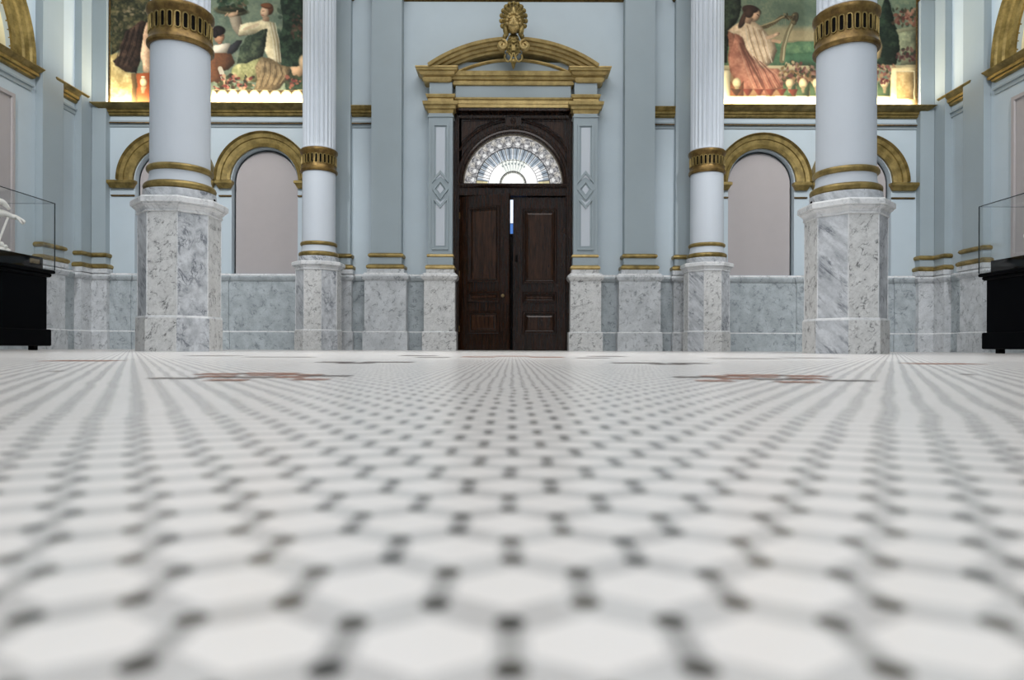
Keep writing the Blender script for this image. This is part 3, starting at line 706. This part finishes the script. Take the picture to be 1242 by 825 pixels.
# ------------------------------------------------------------------ door surround
PZ = dict(neck=3.65)
t = thing('door_surround', 'classical door surround with gold arched pediment and paneled pilasters', 'door surround', (0, D, 0))
for s in (-1, 1):
    m = xm(s); yf = 10.47; x0, x1 = X(519, yf), X(548, yf)
    b = MB(m); x0p, x1p = X(514, 10.42), X(551.5, 10.42)
    b.wrap(x0p, x1p, D + .01, 10.42, dado_prof(), top=1); b.wrap(x0p, x1p, D + .01, 10.42, BASEP, top=1); b.wrap(x0 - .03, x1 + .03, D + .01, 10.44, [(0, CAPZ - .01), (0, 1.285), (-.01, 1.29)])
    b.build('plinth', [M['mspeck'], M['mcap']], t)
    b = MB(m)
    b.wrap(x0, x1, D, yf, [(.0, 1.285), (.035, 1.29), (.045, 1.31), (.04, 1.335), (.025, 1.35), (.01, 1.358)]); b.wrap(x0, x1, D, yf, [(.0, 1.475), (.018, 1.485), (.025, 1.50), (.018, 1.52), (0, 1.53)])
    b.build('base_moulding', M['gold_pale'], t)
    b = MB(m); b.wrap(x0, x1, D, yf, [(.01, 1.355), (.01, 1.48), (0, 1.49), (0, 3.70), (.018, 3.705), (.018, 3.72), (0, 3.725), (0, 3.78)])
    xc, zc = (x0 + x1) / 2, Z(230, yf); hw = .13
    for pts in ([(xc - hw, 1.6), (xc + hw, 1.6), (xc + hw, zc - .10), (xc, zc - .25), (xc - hw, zc - .10)], [(xc - hw, 3.6), (xc - hw, zc + .10), (xc, zc + .25), (xc + hw, zc + .10), (xc + hw, 3.6)],
                [(xc - hw, zc), (xc, zc - .17), (xc + hw, zc), (xc, zc + .17)]):
        b.polyframe(pts, .034, yf + .001, yf - .022)
    b.build('pilaster', M['pil'], t)
    b = MB(m)                      # light fields inside the pilaster frames
    b.poly([(xc - .07, 1.66), (xc + .07, 1.66), (xc + .07, zc - .15), (xc, zc - .2), (xc - .07, zc - .15)], yf - .006, yf + .002)
    b.poly([(xc - .07, 3.54), (xc + .07, 3.54), (xc + .07, zc + .15), (xc, zc + .2), (xc - .07, zc + .15)], yf - .006, yf + .002)
    b.poly([(xc - .055, zc), (xc, zc - .075), (xc + .055, zc), (xc, zc + .075)], yf - .006, yf + .002)
    b.build('panel_field', M['shaft'], t, False)
    b = MB(m)
    b.wrap(x0, x1, D, yf, [(0, 3.765), (.01, 3.78), (.015, 3.82), (.045, 3.83), (.05, 3.87), (.085, 3.885), (.09, 3.93), (.06, 3.945), (.01, 3.95), (.01, 4.0), (.03, 4.01), (.045, 4.045), (.045, 4.058), (0, 4.06)])
    b.build('capital', M['gold_pale'], t)
    b = MB(m); b.wrap(x0 + .01, x1 - .01, D, yf, [(0, 4.05), (0, 4.26)]); b.build('frieze_block', M['pil'], t, False)
    b = MB(m)
    b.wrap(x0 - .06, x1 - .045, D, yf - .02, [(0.000, 4.250), (0.012, 4.257), (0.030, 4.279), (0.035, 4.308), (0.020, 4.312), (0.020, 4.327), (0.055, 4.341), (0.075, 4.356), (0.090, 4.392), (0.118, 4.403), (0.125, 4.432), (0.137, 4.439), (0.137, 4.458), (0.000, 4.465)])
    b.build('cornice_block', M['gold_pale'], t)
ye = 10.53
b = MB(); b.wrap(-.92, .92, D, ye, [(0, 3.88), (0, 4.60)]); b.build('frieze', M['pil'], t, False)
b = MB(); b.wrap(-.93, .93, D, ye, [(.0, 3.875), (.012, 3.88), (.012, 3.93), (.022, 3.935), (.022, 3.99), (.045, 4.0), (.05, 4.025), (0, 4.03)]); b.build('architrave', M['gold_pale'], t)
b = MB(); b.wrap(-.93, .93, D, ye, [(0, 4.225), (.03, 4.235), (.035, 4.27), (.02, 4.275), (.02, 4.30), (.05, 4.31), (.06, 4.35), (.09, 4.36), (.10, 4.40), (.105, 4.425), (0, 4.435)]); b.build('cornice', M['gold_pale'], t)
PR, PC = 2.357, 2.528
b = MB(); n = 30; hb = math.asin(1.25 / (PR - .22))
pts = [(-(PR - .22) * math.sin(hb * (1 - 2 * i / n)), PC + (PR - .22) * math.cos(hb * (1 - 2 * i / n))) for i in range(n + 1)]
pts = [p for p in pts if p[1] > 4.40]; pts = [(pts[0][0], 4.3)] + pts + [(pts[-1][0], 4.3)]
b.poly(pts, ye - .005, D - .002); b.build('tympanum', M['pil'], t, False)
for s in (-1, 1):
    m = xm(s); a0, a1 = PI / 2 + R(3.6), PI / 2 + R(34.6)
    b = MB(m)
    b.arc(0, PC, [(PR - .155, D), (PR - .155, 10.46), (PR - .125, 10.45), (PR - .12, 10.40), (PR - .085, 10.385), (PR - .08, 10.335), (PR - .045, 10.32), (PR - .04, 10.27), (PR, 10.25), (PR, D)], a0, a1, 32)
    b.build('pediment_arc', M['gold_pale'], t)
    b = MB(m); b.arc(0, PC, [(PR - .275, D), (PR - .275, 10.51), (PR - .255, 10.485), (PR - .235, 10.49), (PR - .23, D)], PI / 2 + R(2.5), PI / 2 + R(32), 32); b.build('inner_arc', M['gold_pale'], t)
    b = MB(m); vx, vz = X(608, 10.25), Z(55.5, 10.25)      # volute that ends the broken arc
    sp = [(vx + (.085 - .0105 * a) * math.cos(PI / 2 - a), 10.23 - .004 * a, vz + (.085 - .0105 * a) * math.sin(PI / 2 - a)) for a in [i * .25 for i in range(28)]]
    b.tube(sp, [.022] * 20 + [.018] * 8, 8); b.ell((vx, 10.27, vz), (.085, .05, .085)); b.build('volute', M['gold_pale'], t)

# gilded crest over the door
cz = lambda y: Z(y / 9.167, 10.2)
cxx = lambda x: (x - 421) / 9.167 * 10.2 / F
t = thing('crest', 'gilded crest of shell and mask breaking the top of the pediment', 'ornament', (0, 10.2, cz(770)))
b = MB()
C0 = (0, 10.26, cz(205))
for i in range(13):
    a = R(-24 + 228 * i / 12); ca, sa = .86 * math.cos(a), 1.14 * math.sin(a)
    rot = Matrix.Rotation(-(math.atan2(sa, ca) - PI / 2), 3, 'Y')
    b.ell((C0[0] + .135 * ca, C0[1] - .02, C0[2] + .135 * sa), (.036, .034, .105), rot)
    b.ell((C0[0] + .222 * ca, C0[1] - .025, C0[2] + .222 * sa), (.038, .036, .034), rot)
    b.ell((C0[0] + .165 * ca, C0[1] - .055, C0[2] + .165 * sa), (.009, .012, .06), rot, 8, 6)
b.ell((0, 10.32, cz(190)), (.17, .06, .21)); b.ell((0, 10.34, cz(420)), (.10, .1, .13)); b.build('shell', M['gold'], t)
b = MB()
b.ell((0, 10.2, cz(265)), (.098, .075, .15)); b.ell((0, 10.135, cz(265)), (.018, .03, .045)); b.ell((0, 10.14, cz(300)), (.04, .03, .014))
for s in (-1, 1):
    b.ell((s * .042, 10.145, cz(240)), (.026, .02, .014)); b.ell((s * .05, 10.15, cz(285)), (.035, .03, .035)); b.ell((s * .05, 10.15, cz(215)), (.04, .03, .018), Matrix.Rotation(s * .4, 3, 'Y'))
    for j in range(6): b.ell((s * .1 * math.cos(R(100 - 22 * j)), 10.16, cz(262) + .14 * math.sin(R(100 - 22 * j))), (.026, .034, .028), nu=9, nv=6)
for j in range(7): b.ell(((j - 3) * .022, 10.16, cz(345 - abs(j - 3) * 12)), (.014, .025, .05))
b.ell((0, 10.15, cz(135)), (.03, .04, .06)); b.build('mask', M['gold_pale'], t)
for s in (-1, 1):
    b = MB()
    b.ell((s * .118, 10.22, cz(335)), (.045, .05, .10), Matrix.Rotation(s * .18, 3, 'Y')); b.ell((s * .135, 10.24, cz(395)), (.035, .045, .045)); b.ell((s * .1, 10.2, cz(290)), (.03, .04, .06))
    b.build('drapery', M['gold'], t)
b = MB()
b.box(-.024, .024, 10.16, 10.3, cz(580), cz(490), .01); b.ell((0, 10.15, cz(488)), (.03, .025, .02)); b.ell((0, 10.24, cz(520)), (.11, .06, .14))
for s in (-1, 1):
    arcp = [(s * (.092 - .058 * math.cos(R(a))), 10.17, cz(650) + .075 * math.sin(R(a))) for a in range(-60, 300, 15)]
    arcp = [(s * (.085 + .05 * math.cos(R(a))), 10.17, cz(650) + .062 * math.sin(R(a))) for a in range(100, 420, 16)]
    b.tube(arcp, .015, 8)
    b.tube([(s * .012, 10.16, cz(600)), (s * .02, 10.16, cz(640)), (s * .045, 10.17, cz(700))], .010, 6)
    for j, (jx, jy) in enumerate(((.06, 430), (.075, 470), (.05, 505), (.07, 545), (.1, 590), (.045, 465))): b.ell((s * jx, 10.17, cz(jy)), (.018, .02, .018), nu=8, nv=6)
b.ell((0, 10.19, cz(690)), (.045, .04, .05)); b.tube([(0, 10.2, cz(705)), (0, 10.2, cz(740)), (0, 10.2, cz(772))], [.035, .026, .004], 10); b.tube([(-.02, 10.16, cz(620)), (0, 10.16, cz(605)), (.02, 10.16, cz(620))], .008, 6)
b.build('pendant', M['gold'], t)

# ------------------------------------------------------------------ doorway: frame, fanlight, leaves
YD = D + .10
ZT, FR, FZ = 2.52, .815, 2.72
b = MB()
b.arched_wall(-DW, DW, FZ - .02, DH, YD - .05, .1, [(0, FR + .02, FZ - .02, FZ)], 40)
prof = [(FR - .005, YD + .02), (FR - .005, YD - .05), (FR + .02, YD - .075), (FR + .05, YD - .07), (FR + .06, YD - .085), (FR + .10, YD - .09), (FR + .12, YD - .06), (FR + .12, YD - .04)]
b.arc(0, FZ, prof, 0, PI, 60, False)
b.arc(0, FZ, [(1.0, YD - .045), (1.0, YD - .075), (1.02, YD - .08), (1.035, YD - .07), (1.035, YD - .045)], R(31), R(149), 40)
for s in (-1, 1):
    b.box(*sorted((s * .875, s * DW)), YD - .08, YD + .1, 0, DH, .008)
    b.box(*sorted((s * .905, s * DW)), D - .02, YD, 0, DH, .006)
    b.mi = 1; b.poly([(s * .82, 3.72), (s * .38, 3.72), (s * .58, 3.65), (s * .82, 3.44)], YD - .056, YD - .045); b.mi = 0
    b.polyframe([(s * .84, 3.74), (s * .30, 3.74), (s * .58, 3.62), (s * .84, 3.38)], .022, YD - .045, YD - .07)
b.box(-DW, DW, YD - .08, YD + .02, 3.79, DH, .01); b.wrap(-.9, .9, YD, YD - .08, [(0, 3.76), (.015, 3.77), (.03, 3.80), (0, 3.81)])
b.box(-.925, .925, 10.535, D + .06, 3.835, 3.879); b.box(-.13, .13, YD - .12, YD, 3.62, 3.79, .015); b.lathe([(.0, 0), (.0, 0)], 4) if False else None
b.ell((0, YD - .125, 3.71), (.045, .02, .045)); b.ell((0, YD - .145, 3.71), (.02, .015, .02))
b.box(-.88, .88, YD - .05, YD + .1, ZT, FZ - .01, .006); b.wrap(-.86, .86, YD, YD - .05, [(0, ZT + .12), (.02, ZT + .13), (.05, ZT + .16), (.05, ZT + .185), (0, ZT + .2)])
struct(b.build('trim_%d' % k, [M['wood'], M['woodl']])); k += 1
# leaded fanlight
random.seed(4); rng = np.random.default_rng(5)
nr, na = 56, 200
win = bpy.data.objects.new('window_1', None); COL.objects.link(win); win.location = (0, YD, FZ); win['kind'] = 'structure'
vs, fs, cs = [], [], []
petal = rng.random(400)
for i in range(nr + 1):
    rr = i / nr
    for j in range(na + 1):
        th = PI * j / na; vs.append((FR * rr * math.cos(th), YD + .03, FZ + FR * rr * math.sin(th)))
        deg = 180 * j / na; nz = rng.random()
        if rr > .97: c_ = (190, 180, 160)
        elif rr > .72:
            ph = (deg / 12.857) % 1; d = math.hypot((ph - .5) * 12.857 * PI / 180 * .85, rr - .80); d2 = math.hypot((min(ph, 1 - ph)) * .19, rr - .90)
            leaf = abs(math.sin(deg * .49 + rr * 19)) * abs(math.sin(rr * 42 + deg * .2))
            c_ = (250, 250, 250) if d < .045 else ((216, 212, 205) if d2 < .05 else ((96, 98, 104) if leaf < .18 else (168 + 30 * nz, 168 + 28 * nz, 170 + 26 * nz)))
            if rr < .745: c_ = (60, 62, 66) if nz > .35 else (220, 220, 215)
        elif rr > .5:
            ph = (deg / 6.43) % 2
            c_ = (64, 70, 78) if abs(ph % 1) < .12 else ((150 + 25 * nz, 164 + 22 * nz, 178 + 20 * nz) if ph > .35 and ph < 1.75 else (238, 242, 245))
            side_d = min(abs(deg - 25), abs(deg - 155))
            if side_d < 16 and rr < .62: c_ = (255, 255, 255)
        elif rr > .27:
            ph = (deg / 9) % 1
            c_ = (255, 255, 255) if (deg < 55 or deg > 125) else ((130, 138, 140) if ph < .14 or (abs(rr - .42) < .025 and ph < .6) else (238, 242, 236))
        elif rr > .225: c_ = (48, 48, 40) if (deg / 7.5) % 1 < .68 and deg > 6 and deg < 174 else (250, 250, 240)
        else: c_ = (255, 255, 255) if nz < .95 else (170, 175, 160)
        if (deg < 6 or deg > 174) and rr > .5 and rr < .74: c_ = (222, 210, 165)
        k_ = 1.0
        if rr < .6: k_ = 1.0 + .7 * (1 - rr)
        l = srgb(*c_); cs.extend([l[0] * k_, l[1] * k_, l[2] * k_, 1.])
for i in range(nr):
    for j in range(na): a = i * (na + 1) + j; fs.append((a, a + 1, a + na + 2, a + na + 1))
me = bpy.data.meshes.new('pane'); me.from_pydata(vs, [], fs); me.materials.append(M['fan'])
at = me.color_attributes.new('Col', 'FLOAT_COLOR', 'POINT'); at.data.foreach_set('color', cs)
o = bpy.data.objects.new('pane', me); COL.objects.link(o); o.parent = win; o.matrix_parent_inverse = win.matrix_basis.inverted()
b = MB()
for q in range(1, 28):
    th = PI * q / 28
    b.tube([(FR * r_ * math.cos(th), YD + .025, FZ + FR * r_ * math.sin(th)) for r_ in (.49, .73)], .004, 5)
for r_, tr in ((.26, .006), (.49, .004), (.735, .005), (.985, .006)):
    b.tube([(FR * r_ * math.cos(PI * q / 60), YD + .025, FZ + FR * r_ * math.sin(PI * q / 60)) for q in range(61)], tr, 5)
for q in range(14):
    th = PI * (q + .5) / 14; cx_, cz_ = FR * .86 * math.cos(th), FZ + FR * .86 * math.sin(th)
    b.tube([(cx_ + .07 * math.cos(a), YD + .025, cz_ + .07 * math.sin(a)) for a in [2 * PI * i / 16 for i in range(17)]], .0035, 5)
b.build('came', M['lead'], win)

# door leaves
LW, LH, LT = .868, 2.505, .055
def leaf(name, loc, rz, flip):
    t = bpy.data.objects.new(name, None); COL.objects.link(t); t.location = loc; t.rotation_euler = (0, 0, rz); t['local'] = True; t['kind'] = 'structure'
    m = (lambda x, y, z: (x, y, z)) if not flip else (lambda x, y, z: (-x, y, z))
    b = MB(m); b.box(0, LW, 0, LT, .008, LH, .004); b.build('leaf', M['wood'], t)
    for z0, z1 in ((1.09, 2.31), (.775, .955), (.27, .635)):
        x0, x1 = .155, .71
        b = MB(m)
        b.frame(x0, x1, z0, z1, [(0, .002), (0, -.018), (.012, -.030), (.03, -.028), (.042, -.012), (.055, -.006), (.06, .002)])
        b.build('panel_moulding', M['wood'], t)
        b = MB(m); b.frame(x0 + .06, x1 - .06, z0 + .06, z1 - .06, [(0, .002), (.004, -.002), (.03 if z1 - z0 > .3 else .012, -.014)], True); b.build('panel', M['woodl'], t, False)
    return t, m
t, m = leaf('door_1', (-.872, YD, 0), R(-21), False)
b = MB(m); b.tube([(LW - .085, -.002, .87), (LW - .085, -.03, .87)], .012, 10); b.ell((LW - .085, -.045, .87), (.026, .022, .026)); b.build('knob', M['brass'], t)
b = MB(m)
for z in (.35, 1.25, 2.2): b.tube([(.004, -.008, z - .05), (.004, -.008, z + .05)], .012, 8)
b.build('hinge', M['bronze'], t)
t, m = leaf('door_2', (.872, YD, 0), 0, True)
b = MB(m); b.box(LW - .075, LW - .04, -.012, .002, 1.44, 1.56, .004); b.build('lock_plate', M['dark'], t)
b = MB(m); b.box(LW - .03, LW - .004, -.012, .0, .01, LH, .003); b.build('astragal', M['wood'], t)
# vestibule beyond the leaves, with its own daylit outer pane
b = MB(); YV = D + 2.4
b.f(b.v(-1.2, D + .45, 0), b.v(-1.2, YV, 0), b.v(-1.2, YV, 4.2), b.v(-1.2, D + .45, 4.2)); b.f(b.v(1.2, D + .45, 0), b.v(1.2, YV, 0), b.v(1.2, YV, 4.2), b.v(1.2, D + .45, 4.2))
b.f(b.v(-1.2, D + .45, 4.2), b.v(1.2, D + .45, 4.2), b.v(1.2, YV, 4.2), b.v(-1.2, YV, 4.2)); b.box(-1.2, 1.2, YV, YV + .1, 0, 4.2)
struct(b.build('wall_vestibule', M['wood'], smooth=False))
w2 = bpy.data.objects.new('window_2', None); COL.objects.link(w2); w2.location = (0, YV, 2.2); w2['kind'] = 'structure'
b = MB(); b.box(-.25, .25, YV - .03, YV - .01, Z(271, YV), Z(243, YV)); b.build('pane', M['day'], w2, False)
b = MB(); b.box(-.25, .25, YV - .03, YV - .01, Z(284, YV), Z(272, YV)); b.build('lower_pane', M['dayblue'], w2, False)
b = MB(); b.frame(-.28, .28, Z(286, YV), Z(241, YV), [(0, YV), (0, YV - .05), (.03, YV - .05), (.03, YV)]); b.build('sash', M['wood'], w2, False)

# ------------------------------------------------------------------ the four columns
def make_column():
    t = thing('column', 'column', 'column', (0, 0, 0), kind='thing', local=True)
    A = .315; k8 = 1 / math.cos(PI / 8)
    def octo(prof): return [(a * k8, z) for a, z in prof]
    mats = [0, 1]
    b = MB(); b.lathe(octo([(A + .012, 0), (A + .012, .29), (A + .004, .305), (A - .004, .31)]), 8, PI / 8, mats=[0, 0, 1, 0]); b.lathe(octo([(A + .0125, .288), (A + .006, .304), (A - .0035, .311)]), 8, PI / 8, cap=False, mats=[2]); b.build('pedestal_base', [M['mspeck'], M['mstreak'], M['mcap']], t, False)  # white slot on the chamfer paints in its lit top line
    b = MB(); b.lathe(octo([(A - .004, .305), (A - .004, 1.215)]), 8, PI / 8, mats=[1, 0]); b.build('pedestal', [M['mspeck'], M['mstreak']], t, False)
    b = MB()
    for i in range(8):
        a = PI / 8 + i * PI / 4; r_ = (A - .004) * k8 - .002
        b.tube([(r_ * math.cos(a), r_ * math.sin(a), .31), (r_ * math.cos(a), r_ * math.sin(a), 1.21)], .006, 6)
    b.build('lit_corner_joint', M['mcap'], t)  # white beads: slab joints with the bright edge line painted in
    b = MB(); b.lathe(octo([(A, 1.20), (A + .01, 1.205), (A + .01, 1.218), (A + .004, 1.222), (A + .016, 1.245), (A + .038, 1.262), (A + .038, 1.272), (A + .054, 1.276), (A + .054, 1.316), (A + .04, 1.332), (A - .03, 1.336)]), 8, PI / 8); b.build('pedestal_cap', M['mcap'], t, angle=20)
    b = MB(); b.lathe([(.30, 1.33), (.30, 1.415)], 48); b.build('plinth', M['mstreak'], t)
    b = MB(); tor = [(.262 + .038 * math.cos(a), 1.452 + .036 * math.sin(a)) for a in [R(x) for x in range(-90, 91, 15)]]
    b.lathe([(.25, 1.416)] + tor + [(.25, 1.488)], 48); b.build('base_torus', M['gold'], t)
    b = MB(); tor = [(.252 + .024 * math.cos(a), 1.612 + .028 * math.sin(a)) for a in [R(x) for x in range(-90, 91, 15)]]
    b.lathe([(.246, 1.58)] + tor + [(.246, 1.642)], 48); b.build('base_ring', M['gold'], t)
    b = MB(); b.lathe([(.264, 1.486), (.262, 1.50), (.252, 1.535), (.25, 1.57), (.248, 1.65), (.247, 2.2), (.245, 2.715)], 64); b.build('shaft', M['shaft'], t)
    b = MB()
    b.lathe([(.246, 2.70), (.262, 2.70), (.276, 2.715), (.278, 2.735), (.268, 2.755), (.262, 2.765), (.258, 2.79), (.256, 2.80), (.256, 2.965), (.262, 2.975), (.266, 2.985), (.276, 3.0), (.280, 3.02), (.278, 3.04), (.262, 3.055), (.246, 3.06)], 64)
    b.build('band', M['bronze_band'], t)
    n = 26; b = MB()
    def stad(hw, hh, seg=6): return [(hw * math.cos(a), (hh - hw) * (1 if math.sin(a) >= 0 else -1) + hw * math.sin(a)) for a in [2 * PI * (i + .5) / (seg * 2) for i in range(seg * 2)]]
    def ringpt(i, x, z, r_):
        a = 2 * PI * i / n + x / .256; return b.v(r_ * math.cos(a), r_ * math.sin(a), 2.882 + z)
    for i in range(n):
        rows = []
        for hw, hh, r_ in ((.026, .076, .2565), (.024, .074, .264), (.017, .067, .264), (.0145, .0645, .2568)): rows.append([ringpt(i, x, z, r_) for x, z in stad(hw, hh)])
        b.mi = 0; b.grid(rows, True); b.mi = 1; b.f(*rows[-1])
    b.build('oval_ornament', [M['gold'], M['dark']], t)
    nf, seg = 24, 8; b = MB()
    zs = [3.055, 3.075, 3.085, 3.10, 3.12, 3.15, 3.3, 5.0, 7.2]; rows = []
    for z in zs:
        dp = .022 * math.sqrt(max(0, min(1, (z - 3.075) / .06)))
        row = []
        for i in range(nf * seg):
            ph = (i % seg) / seg; g = math.sin(PI * (ph - .12) / .76) if .12 < ph < .88 else 0
            r_ = .246 - dp * math.sqrt(max(0, g)); a = 2 * PI * i / (nf * seg); row.append(b.v(r_ * math.cos(a), r_ * math.sin(a), z))
        rows.append(row)
    b.grid(rows, True); b.f(*rows[0]); b.f(*rows[-1]); b.build('fluted_shaft', M['shaft'], t, angle=40)
    return t
M['bronze_band'] = metal('bronze_band', (86, 66, 32), (134, 108, 58), .4, 12, .6)
col0 = make_column()
CL = [(-3.0, 5.95, 'big near white column on octagonal marble pedestal before the dish-bearer mural'), (3.0, 5.95, 'big near white column on octagonal marble pedestal before the harp player mural'),
      (-2.975, 10.12, 'smaller far white column with fluted top, left of the wooden doors'), (2.975, 10.12, 'smaller far white column with fluted top, right of the wooden doors')]
for i, (x, y, lab) in enumerate(CL):
    if i == 0: r_ = col0
    else:
        r_ = col0.copy(); COL.objects.link(r_)
        for ch in list(col0.children):
            if ch.name.startswith('stud'): continue
            c2 = ch.copy(); COL.objects.link(c2); c2.parent = r_
    if i < 2:                        # a dark stud low on the round plinth of the two near columns
        b = MB(); b.ell((.30, .012, 1.362), (.012, .014, .014), nu=10, nv=7); b.build('stud', M['dark'], r_)
    r_.location = (x, y, 0); r_['label'] = lab; r_['group'] = 'white columns on octagonal marble pedestals'
    if x > 0: r_.scale = (-1, 1, 1)

# ------------------------------------------------------------------ display cases and what stands in them
def case(s, X0, label):
    t = thing('display_case', label, 'display case', (s * (X0 + .7), 5.6, 0), group='black display cases with glass covers')
    m = xm(s); x0, x1, y0, y1 = X0, X0 + 1.3, 4.1, 7.2
    b = MB(m); b.box(x0 + .05, x1 - .05, y0 + .05, y1 - .05, .2, .80, .006)
    b.box(x0 + .02, x1 - .02, y0 + .02, y1 - .02, .045, .225, .008); b.build('cabinet', M['black'], t)
    b = MB(m); b.box(x0 + .02, x1 - .02, y0 + .02, y1 - .02, .79, .835, .012); b.box(x0 - .005, x1 + .005, y0 - .005, y1 + .005, .83, .868, .008); b.build('ledge', M['black'], t)
    b = MB(m); b.box(x0 + .10, x1 - .10, y0 + .1, y1 - .04, .865, 1.005, .005); b.build('deck', M['black'], t)
    for fx in (x0 + .08, x1 - .14):
        for fy in (y0 + .1, (y0 + y1) / 2, y1 - .2):
            b = MB(m); b.box(fx, fx + .06, fy, fy + .06, 0, .05, .004); b.build('foot', M['black'], t)
    b = MB(m); g = .008
    b.box(x0, x0 + g, y0, y1, .869, 1.60); b.box(x1 - g, x1, y0, y1, .869, 1.60); b.box(x0 + g, x1 - g, y0, y0 + g, .869, 1.60); b.box(x0 + g, x1 - g, y1 - g, y1, .869, 1.60); b.box(x0, x1, y0, y1, 1.60, 1.608)
    b.build('glass_cover', M['glass'], t, False)
    b = MB(m); e = .004
    for xx in (x0, x1):
        b.box(xx - e, xx + e, y0 - e, y1 + e, 1.60 - e, 1.60 + e)
        for yy in (y0, y1): b.box(xx - e, xx + e, yy - e, yy + e, .87, 1.6)
    for yy in (y0, y1): b.box(x0, x1, yy - e * .5, yy + e * .5, 1.60 - e * .5, 1.60 + e * .5)
    b.build('glass_edge', M['edge'], t, False)
    if s < 0:
        b = MB(m); b.box(x0 + .092, x0 + .101, 6.96, 7.10, .925, .975, .002); b.build('plaque', M['brass'], t)
    return t
case(-1, 5.0, 'black display case with brass plaque and glass cover, holding white figure')
case(1, 5.09, 'black display case with glass cover standing against the right wall')

# plaster group in the left case: a leaning figure, its arms stretched out over a prop
t = thing('sculpture', 'white plaster sculpture with outstretched arm and propping rod inside glass case', 'sculpture', (-5.55, 6.5, 1.005))
def P3(u, v, Y): return Vector((X(u, Y), Y, Z(v + 2.0, Y)))
def limb(name, pts, rs, mat=None, n=12):
    # smooth the chain before skinning it
    P = [Vector(p) for p in pts]; q, rr = [], []
    for i in range(len(P) - 1):
        p0, p1, p2, p3 = P[max(i - 1, 0)], P[i], P[i + 1], P[min(i + 2, len(P) - 1)]
        for a in (0, .25, .5, .75):
            q.append(.5 * ((2 * p1) + (p2 - p0) * a + (2 * p0 - 5 * p1 + 4 * p2 - p3) * a * a + (3 * p1 - p0 - 3 * p2 + p3) * a ** 3)); rr.append(rs[i] + (rs[i + 1] - rs[i]) * a)
    q.append(P[-1]); rr.append(rs[-1]); b.tube(q, rr, n)
b = MB()
limb('', [(-5.60, 6.0, 1.03), (-5.58, 6.15, 1.2), (-5.56, 6.30, 1.38), (-5.52, 6.42, 1.47), (-5.50, 6.48, 1.52)], [.14, .13, .12, .10, .05])
b.ell((-5.52, 6.36, 1.535), (.055, .07, .062)); b.ell((-5.62, 6.0, 1.08), (.2, .26, .09))
limb('', [(-5.50, 6.42, 1.47), (-5.42, 6.60, 1.50), P3(-8, 244, 6.74)], [.06, .05, .034])
limb('', [P3(-8, 243, 6.74), P3(1, 245, 6.80), P3(6, 248.5, 6.84), P3(11.5, 254, 6.88)], [.034, .032, .024, .010])
for j in (-1, 1): limb('', [P3(3, 247 + j * 1.5, 6.81), P3(7, 250 + j * 1.2, 6.84), P3(10.5 - j, 253.5 + j, 6.86)], [.014, .012, .007], n=8)
limb('', [(-5.46, 6.5, 1.42), P3(-6, 258, 6.80), P3(4, 259, 6.86), P3(13, 262.5, 6.92), P3(20, 264, 6.95)], [.055, .045, .036, .028, .024])
hand = P3(21, 264.5, 6.95)
b.ell(hand, (.034, .03, .02), Matrix.Rotation(.45, 3, 'Y'))
for j, (du, dv, l) in enumerate(((8.5, 6, 0), (9.2, 4.6, 1), (8, 7.2, 2), (6, 8, 3))):
    limb('', [hand + Vector((.005, (j - 1.5) * .014, 0)), P3(21 + du * .55, 264.5 + dv * .35, 6.95 + (j - 1.5) * .013), P3(21 + du, 264.5 + dv, 6.95 + (j - 1.5) * .012)], [.010, .0095, .0065], n=8)
limb('', [hand + Vector((0, -.02, .005)), P3(23, 267.5, 6.92), P3(25.5, 271, 6.92)], [.011, .010, .007], n=8)
b.build('figure', M['plaster'], t)
b = MB(); b.tube([P3(9, 264, 6.89), P3(4, 277, 6.84), P3(-1, 290, 6.80), P3(-3, 300.5, 6.78)], .011, 8); b.build('rod', M['plaster'], t)
b = MB(); q = P3(1, 300.5, 6.80)
b.ell((q.x, q.y, 1.035), (.045, .05, .03)); b.ell((q.x + .03, q.y + .02, 1.07), (.02, .025, .022)); b.ell((q.x + .005, q.y, 1.09), (.022, .022, .03)); b.ell((q.x + .045, q.y + .03, 1.03), (.03, .02, .026)); b.build('base', M['plaster'], t)
# small plaster bust in the right case, only its shoulder in view
t = thing('bust', 'small white plaster bust at the picture edge inside right glass case', 'sculpture', (5.52, 6.9, 1.005))
b = MB(lambda x, y, z: (x + 5.515, y + 6.93, z + 1.005))
b.lathe([(.08, 0), (.085, .01), (.06, .04), (.035, .08), (.04, .10), (.03, .12)], 20); b.build('socle', M['plaster'], t)
b = MB(lambda x, y, z: (x + 5.515, y + 6.93, z + 1.005))
b.ell((0, 0, .17), (.12, .065, .075)); b.tube([(0, 0, .2), (0, 0, .27), (0, -.005, .3)], [.05, .036, .04], 12); b.ell((0, -.01, .345), (.052, .062, .072)); b.ell((0, -.07, .34), (.01, .014, .018)); b.ell((-.11, 0, .235), (.035, .035, .035))
b.build('figure', M['plaster'], t)
